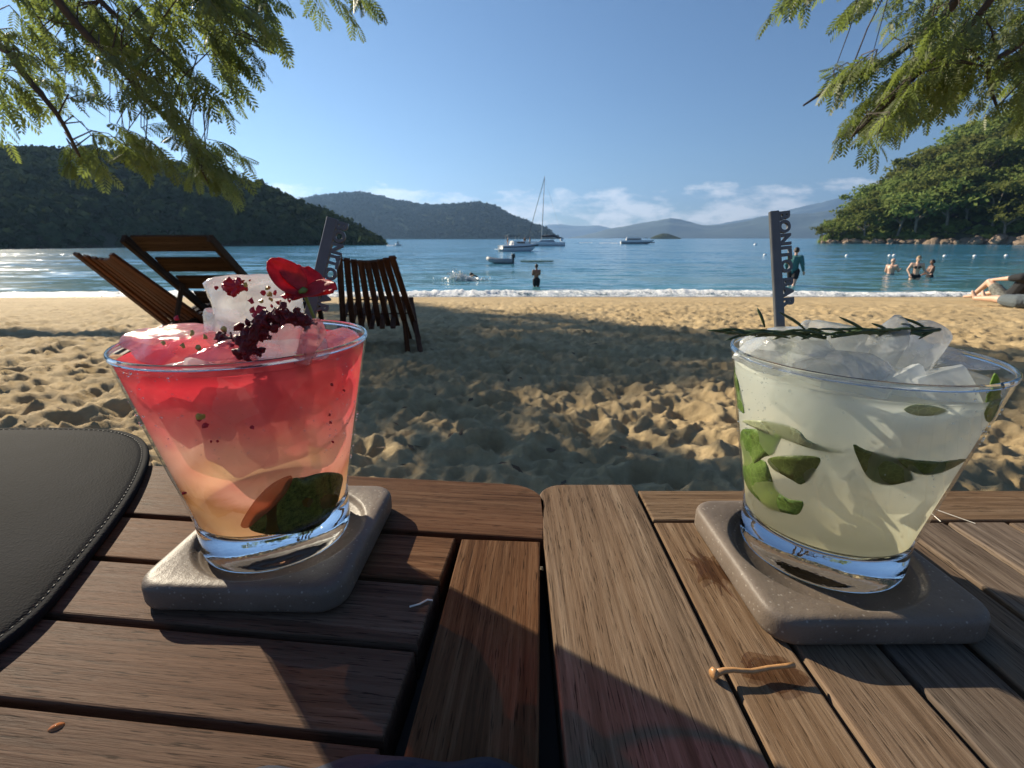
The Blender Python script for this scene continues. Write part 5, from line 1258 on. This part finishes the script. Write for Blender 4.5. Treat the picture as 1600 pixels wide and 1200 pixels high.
M['hair'] = simple('dark_hair', (0.02, 0.014, 0.01), 0.6, 0.3, 40, 0.5, 0.01); M['hair_fair'] = simple('fair_hair', (0.30, 0.21, 0.11), 0.6, 0.3, 40, 0.5, 0.01)
M['teal'] = simple('teal_shirt_cloth', (0.03, 0.13, 0.14), 0.85); M['black_cloth'] = simple('black_cloth', (0.014, 0.015, 0.018), 0.9); M['grey_cloth'] = simple('grey_shorts_cloth', (0.10, 0.12, 0.13), 0.9); M['camo'] = simple('mottled_shorts_cloth', (0.16, 0.16, 0.14), 0.9, 0.6, 25)
def stand_pose(h, **ov):
    J = dict(head=(0, .012, .935), neck=(0, 0, .845), chest=(0, 0, .745), waist=(0, .004, .615), pelvis=(0, 0, .52))
    for s, n in ((-1, 'l'), (1, 'r')):
        J.update({'sh'+n: (s*.108, 0, .80), 'el'+n: (s*.145, -.015, .635), 'wr'+n: (s*.155, .03, .50), 'hip'+n: (s*.052, 0, .50), 'kn'+n: (s*.056, .012, .285), 'an'+n: (s*.056, -.012, .05), 'to'+n: (s*.062, .085, .018)})
    J.update(ov); return {k: Vector(q)*h for k, q in J.items()}
def make_person(loc, rz, J, h, skinm, hair, clothes, label, group, voxel=.014, longhair=False, build=1.0, female=False):
    r = empty('person', loc, rz, label, 'person', group); g = build; C = []
    def c(a, ra, b, rb, k=1.0): C.append((J[a], ra*h*k, J[b], rb*h*k))
    hd = J['head']; nk = J['neck']; upv = (hd-nk).normalized(); fr = Vector(J.get('face', Vector((0, 1, 0)))); fr = (fr-upv*fr.dot(upv)).normalized(); sd = fr.cross(upv)
    C.append((hd+upv*.018*h, .052*h, hd-upv*.012*h+fr*.008*h, .046*h)); C.append((hd-upv*.03*h+fr*.018*h, .034*h, hd-upv*.045*h+fr*.024*h, .024*h))
    C.append((hd+fr*.052*h-upv*.004*h, .008*h, hd+fr*.062*h-upv*.018*h, .009*h))
    for s in (-1, 1): C.append((hd+sd*s*.05*h, .009*h, hd+sd*s*.05*h-upv*.02*h, .008*h))
    c('head', .03, 'neck', .032); c('neck', .034, 'chest', .07*g); c('chest', .088*g, 'waist', .070*g); c('waist', .072*g, 'pelvis', .082*g)
    for n in 'lr':
        c('chest', .075*g, 'sh'+n, .042*g); c('sh'+n, .040*g, 'el'+n, .029*g); c('el'+n, .028*g, 'wr'+n, .019)
        c('pelvis', .078*g, 'hip'+n, .07*g); c('hip'+n, .066*g, 'kn'+n, .042); c('kn'+n, .040, 'an'+n, .025); c('an'+n, .026, 'to'+n, .017)
        hv = (J['wr'+n]-J['el'+n]).normalized(); sv = hv.cross(Vector((0, 1, .3))).normalized(); p0 = J['wr'+n]; pm = p0+hv*.045*h
        C.append((p0, .017*h, pm, .018*h))
        for q, (o_, l_) in enumerate(((-.018, .036), (-.006, .045), (.006, .042), (.018, .032))):
            b0 = pm+sv*o_*h; C.append((b0, .0065*h, b0+hv*l_*h*.6+fr*.004*h, .006*h)); C.append((b0+hv*l_*h*.6+fr*.004*h, .006*h, b0+hv*l_*h+fr*.014*h, .005*h))
        C.append((p0+hv*.012*h+sv*.016*h, .007*h, p0+hv*.04*h+sv*.034*h, .006*h))
    if female:
        for s in (-1, 1): C.append((J['chest']+Vector((s*.038*h, .062*h, -.01*h)), .034*h, J['chest']+Vector((s*.038*h, .07*h, -.02*h)), .03*h))
    link('body', capsules(C, 'body', voxel), skinm, r, smooth=True)
    if hair is not None:
        HC = [(hd+upv*.026*h-fr*.006*h, .056*h, hd+upv*.008*h-fr*.018*h, .053*h)]
        if longhair: HC += [(hd-fr*.035*h, .045*h, hd-upv*.085*h-fr*.045*h, .034*h), (hd-upv*.085*h-fr*.045*h, .034*h, hd-upv*.14*h-fr*.05*h, .02*h)]
        link('hair', capsules(HC, 'hair', voxel*.8), hair, r, smooth=True)
    e = .009*h
    for kind, m in clothes:
        K = []
        if kind == 'shorts':
            K = [(J['waist'].lerp(J['pelvis'], .55), .078*g*h+e, J['pelvis'], .084*g*h+e)]+[(J['hip'+n], .070*g*h+e, J['hip'+n].lerp(J['kn'+n], .62), .054*g*h+e*1.6) for n in 'lr']+[(J['pelvis'], .08*g*h+e, J['hip'+n], .07*g*h+e) for n in 'lr']
        elif kind == 'briefs':
            K = [(J['pelvis'], .083*g*h+e*.8, J['pelvis']+Vector((0, 0, -.012*h)), .08*g*h+e*.8)]+[(J['pelvis'], .078*g*h+e*.8, J['hip'+n], .070*g*h+e*.6) for n in 'lr']
        elif kind == 'top':
            K = [(J['chest']+Vector((s*.038*h, .062*h, -.012*h)), .036*h+e*.5, J['chest']+Vector((s*.038*h, .07*h, -.02*h)), .032*h+e*.5) for s in (-1, 1)]+[(J['chest']+Vector((s*.09*h, 0, -.02*h)), .014*h, J['chest']+Vector((s*.04*h, -.088*g*h, -.02*h)), .012*h) for s in (-1, 1)]+[(J['chest']+Vector((-.04*h, -.088*g*h, -.02*h)), .012*h, J['chest']+Vector((.04*h, -.088*g*h, -.02*h)), .012*h)]
        elif kind in ('shirt', 'long_shirt'):
            K = [(J['neck'].lerp(J['chest'], .35), .05*h, J['chest'], .086*g*h+e), (J['chest'], .09*g*h+e, J['waist'], .074*g*h+e*1.3), (J['waist'], .076*g*h+e*1.3, J['pelvis'], .084*g*h+e*1.4)]
            for n in 'lr':
                K += [(J['chest'], .077*g*h+e, J['sh'+n], .044*g*h+e)]
                K += [(J['sh'+n], .043*g*h+e, J['sh'+n].lerp(J['el'+n], .62 if kind == 'shirt' else 1.0), .036*g*h+e)]
                if kind == 'long_shirt': K += [(J['el'+n], .03*h+e, J['el'+n].lerp(J['wr'+n], .85), .022*h+e)]
        link(kind, capsules(K, kind, voxel), m, r, smooth=True)
    return r
def in_water(px, py): return sea_pt(px, py)
# bather standing alone in front of the boats
w1 = in_water(838, 448); make_person((w1.x, w1.y, -.34), R(20), stand_pose(1.16, ell=(-.12, .05, .67), wrl=(-.04, .12, .66), elr=(.13, .05, .67), wrr=(.05, .13, .64)), 1.16, M['skin_brown'], M['hair'], [('shorts', M['black_cloth'])], 'bather in dark trunks standing alone in the shallows, arms folded in front', 'people at the waterline', .011)
w2 = in_water(1236, 446); make_person((w2.x, w2.y, -.32), R(-38), stand_pose(1.72, ell=(-.15, -.06, .64), wrl=(-.13, .03, .52), elr=(.16, -.03, .64), wrr=(.19, .03, .50), knl=(-.05, .10, .30), anl=(-.05, .02, .07), knr=(.06, -.05, .29), anr=(.06, -.14, .08)), 1.72, M['skin_light'], M['hair'], [('long_shirt', M['teal']), ('shorts', M['black_cloth'])], 'man in a long-sleeved teal shirt wading beside the lettered stick', 'people at the waterline', .013)
w3 = in_water(1391, 429); make_person((w3.x, w3.y, -.98), R(-60), stand_pose(1.74, ell=(-.15, .05, .65), wrl=(-.12, .16, .58), elr=(.15, .08, .66), wrr=(.13, .20, .70)), 1.74, M['skin_light'], M['skin_light'], [('shorts', M['grey_cloth'])], 'bald bare-chested man waist-deep, left of the three bathers', 'people at the waterline', .013, build=1.18)
w4 = in_water(1428, 437); make_person((w4.x, w4.y, -.72), R(150), stand_pose(1.72, ell=(-.17, -.02, .65), wrl=(-.24, .10, .60), elr=(.17, -.01, .66), wrr=(.12, .07, .55)), 1.72, M['skin_light'], M['hair_fair'], [('briefs', M['black_cloth']), ('top', M['black_cloth'])], 'fair-haired woman in a dark bikini, middle of the three bathers', 'people at the waterline', .013, longhair=True, female=True)
w5 = in_water(1452, 433.5); make_person((w5.x, w5.y, -.84), R(70), stand_pose(1.64, ell=(-.15, .06, .65), wrl=(-.10, .17, .60), elr=(.15, .04, .65), wrr=(.12, .14, .58)), 1.64, M['skin_brown'], M['hair'], [('shorts', M['black_cloth'])], 'dark-haired bather with hair tied up, right of the three bathers', 'people at the waterline', .013)
# pair resting on the sand at the right edge
def place(x, y): return (x, y, base_z(x, y)+0.03)
Jb = {k: Vector(v_) for k, v_ in dict(head=(0, -.34, .80), neck=(0, -.31, .67), chest=(0, -.26, .52), waist=(0, -.13, .27), pelvis=(0, 0, .11), shl=(-.19, -.30, .58), ell=(-.20, .02, .52), wrl=(-.14, .30, .48), shr=(.19, -.30, .58), elr=(.24, -.45, .32), wrr=(.22, -.50, .06),
     hipl=(-.10, .03, .10), knl=(-.12, .42, .42), anl=(-.12, .72, .07), tol=(-.13, .90, .03), hipr=(.10, .03, .10), knr=(.14, .42, .20), anr=(.08, .76, .06), tor=(.10, .93, .03)).items()}
make_person(place(11.05, 10.75), R(4), Jb, 1.74, M['skin_light'], M['hair'], [('shirt', M['black_cloth']), ('shorts', M['camo'])], 'person in black shirt sitting on the sand with one knee drawn up', 'people resting on the sand', .014)
Jl = {k: Vector(v_) for k, v_ in dict(head=(0, -.72, .42), neck=(0, -.64, .33), chest=(0, -.52, .24), waist=(0, -.25, .13), pelvis=(0, 0, .10), shl=(-.18, -.58, .26), ell=(-.24, -.62, .04), wrl=(-.22, -.36, .03), shr=(.18, -.58, .26), elr=(.24, -.62, .04), wrr=(.22, -.36, .03),
     hipl=(-.09, .04, .09), knl=(-.11, .47, .10), anl=(-.11, .90, .06), tol=(-.13, .97, .19), hipr=(.09, .04, .09), knr=(.10, .47, .10), anr=(.08, .90, .06), tor=(.09, .97, .19)).items()}
make_person(place(9.75, 9.15), R(2), Jl, 1.74, M['skin_light'], M['hair'], [('shorts', M['grey_cloth'])], 'person lying with bare legs stretched out on the sand at the right edge', 'people resting on the sand', .014)
# swimmer throwing up spray
w6 = sea_pt(737, 433); sw = empty('person', (w6.x, w6.y, 0), 0, 'swimmer\'s dark head and arm in a burst of white spray', 'person', 'people at the waterline')
link('body', capsules([((0, 0, .03), .09, (0, 0, .12), .085), ((0, .02, -.1), .10, (-.3, .05, -.12), .14), ((-.12, -.1, -.02), .05, (.12, -.2, .10), .04), ((.12, -.2, .10), .04, (.3, -.15, .02), .03)], 'body', .014), M['skin_brown'], sw, smooth=True)
link('hair', capsules([((-.01, 0, .12), .10, (0, 0, .08), .096)], 'hair', .012), M['hair'], sw, smooth=True)
V = []; Fq = []; nrs = np.random.RandomState(6); c_ = sea_pt(722, 438)
for k in range(900):
    u = nrs.normal()*.42; hh = abs(nrs.normal())*.17*math.exp(-((u+.35)/.5)**2)+abs(nrs.normal())*.05; p = np.array([c_.x+u+.05, c_.y+nrs.normal()*.12, hh]); s = .012+.03*nrs.rand()**2
    a, b2 = nrs.normal(size=3)*s, nrs.normal(size=3)*s; b0 = len(V); V += [p+a, p+b2, p-a, p-b2]; Fq.append((b0, b0+1, b0+2, b0+3))
tag(link('spray', npmesh('spray', np.array(V), np.array(Fq)), M['buoy']), 'burst of white spray around the swimmer', 'spray', kind='stuff')
# yacht passengers and jet-ski rider, a few pixels each
def mini(loc, h, label, m, seat=False):
    r = empty('person', loc, R(random.Random(int(loc[0]*10)).uniform(0, 360)), label, 'person', 'people on the boats'); J = stand_pose(h)
    C = [(J['head'], .06*h, J['head'], .055*h), (J['neck'], .035*h, J['chest'], .08*h), (J['chest'], .09*h, J['pelvis'], .085*h)]
    for n in 'lr': C += [(J['sh'+n], .04*h, J['el'+n], .03*h), (J['el'+n], .03*h, J['wr'+n], .025*h), (J['hip'+n], .07*h, J['kn'+n], .045*h), (J['kn'+n], .04*h, J['an'+n], .03*h), (J['chest'], .07*h, J['sh'+n], .04*h)]
    link('body', capsules(C, 'body', .03), m, r, smooth=True)
    link('shirt', capsules([(J['chest'], .10*h, J['waist'], .09*h)], 'shirt', .03), M['black_cloth'], r, smooth=True)
yl = y_.location
for q, (px, lab) in enumerate(((793, 'person at the stern of the white motor yacht, leftmost aboard'), (820, 'person amidships on the white motor yacht'), (828, 'person on the foredeck of the white motor yacht, rightmost aboard'))):
    pp = at_y(px, 378, yl.y-.2+q*.25); mini((pp.x, pp.y, H_*.95), 1.15, lab, M['skin_tan'])
mini((js.location.x, js.location.y, 2.0*k_*.6), 8.5*k_*.6/.9, 'rider standing on the tiny jet ski', M['black_cloth'])

# ================================================================== AIR
t = NT('sea_haze'); pv = t.n('ShaderNodeVolumePrincipled', {'Color': c4(0.34, 0.58, 1.0), 'Density': 0.00016, 'Anisotropy': 0.38}); hm = t.end(None, pv)
hz = MB().box((0, 0, 310), (15600, 15600, 640)).build('haze', hm); tag(hz, 'thin bluish sea haze filling the bay', 'haze', kind='stuff')

# finer pieces hang under the part they belong to
for root, pairs in ((y_, (('window', 'cabin'), ('windscreen', 'cabin'), ('stripe', 'hull'), ('swim_platform', 'hull'), ('rail_post', 'hull'), ('canopy_post', 'canopy'))), (m_, (('window', 'cabin'), ('stripe', 'hull'), ('shade_post', 'sunshade'))), (s_, (('furled_sail', 'mast'), ('forestay', 'mast'), ('backstay', 'mast'))), (d_, (('outboard_leg', 'outboard_cowl'),)), (fl, (('calyx', 'stem'),)), (tg, (('knob', 'stalk'),)), (pad, (('stitching', 'leather_top'),))):
    for ch, pa in pairs:
        P = [o for o in root.children if o.name.split('.')[0] == pa]
        for o in [o for o in root.children if o.name.split('.')[0] == ch]: o.parent = P[0]
for b_ in [o for o in bpy.data.objects if o.name.split('.')[0] == 'buoy']:
    fl_ = [o for o in b_.children if o.name.startswith('float')][0]
    for o in [o for o in b_.children if o.name.startswith('eyelet')]: o.parent = fl_
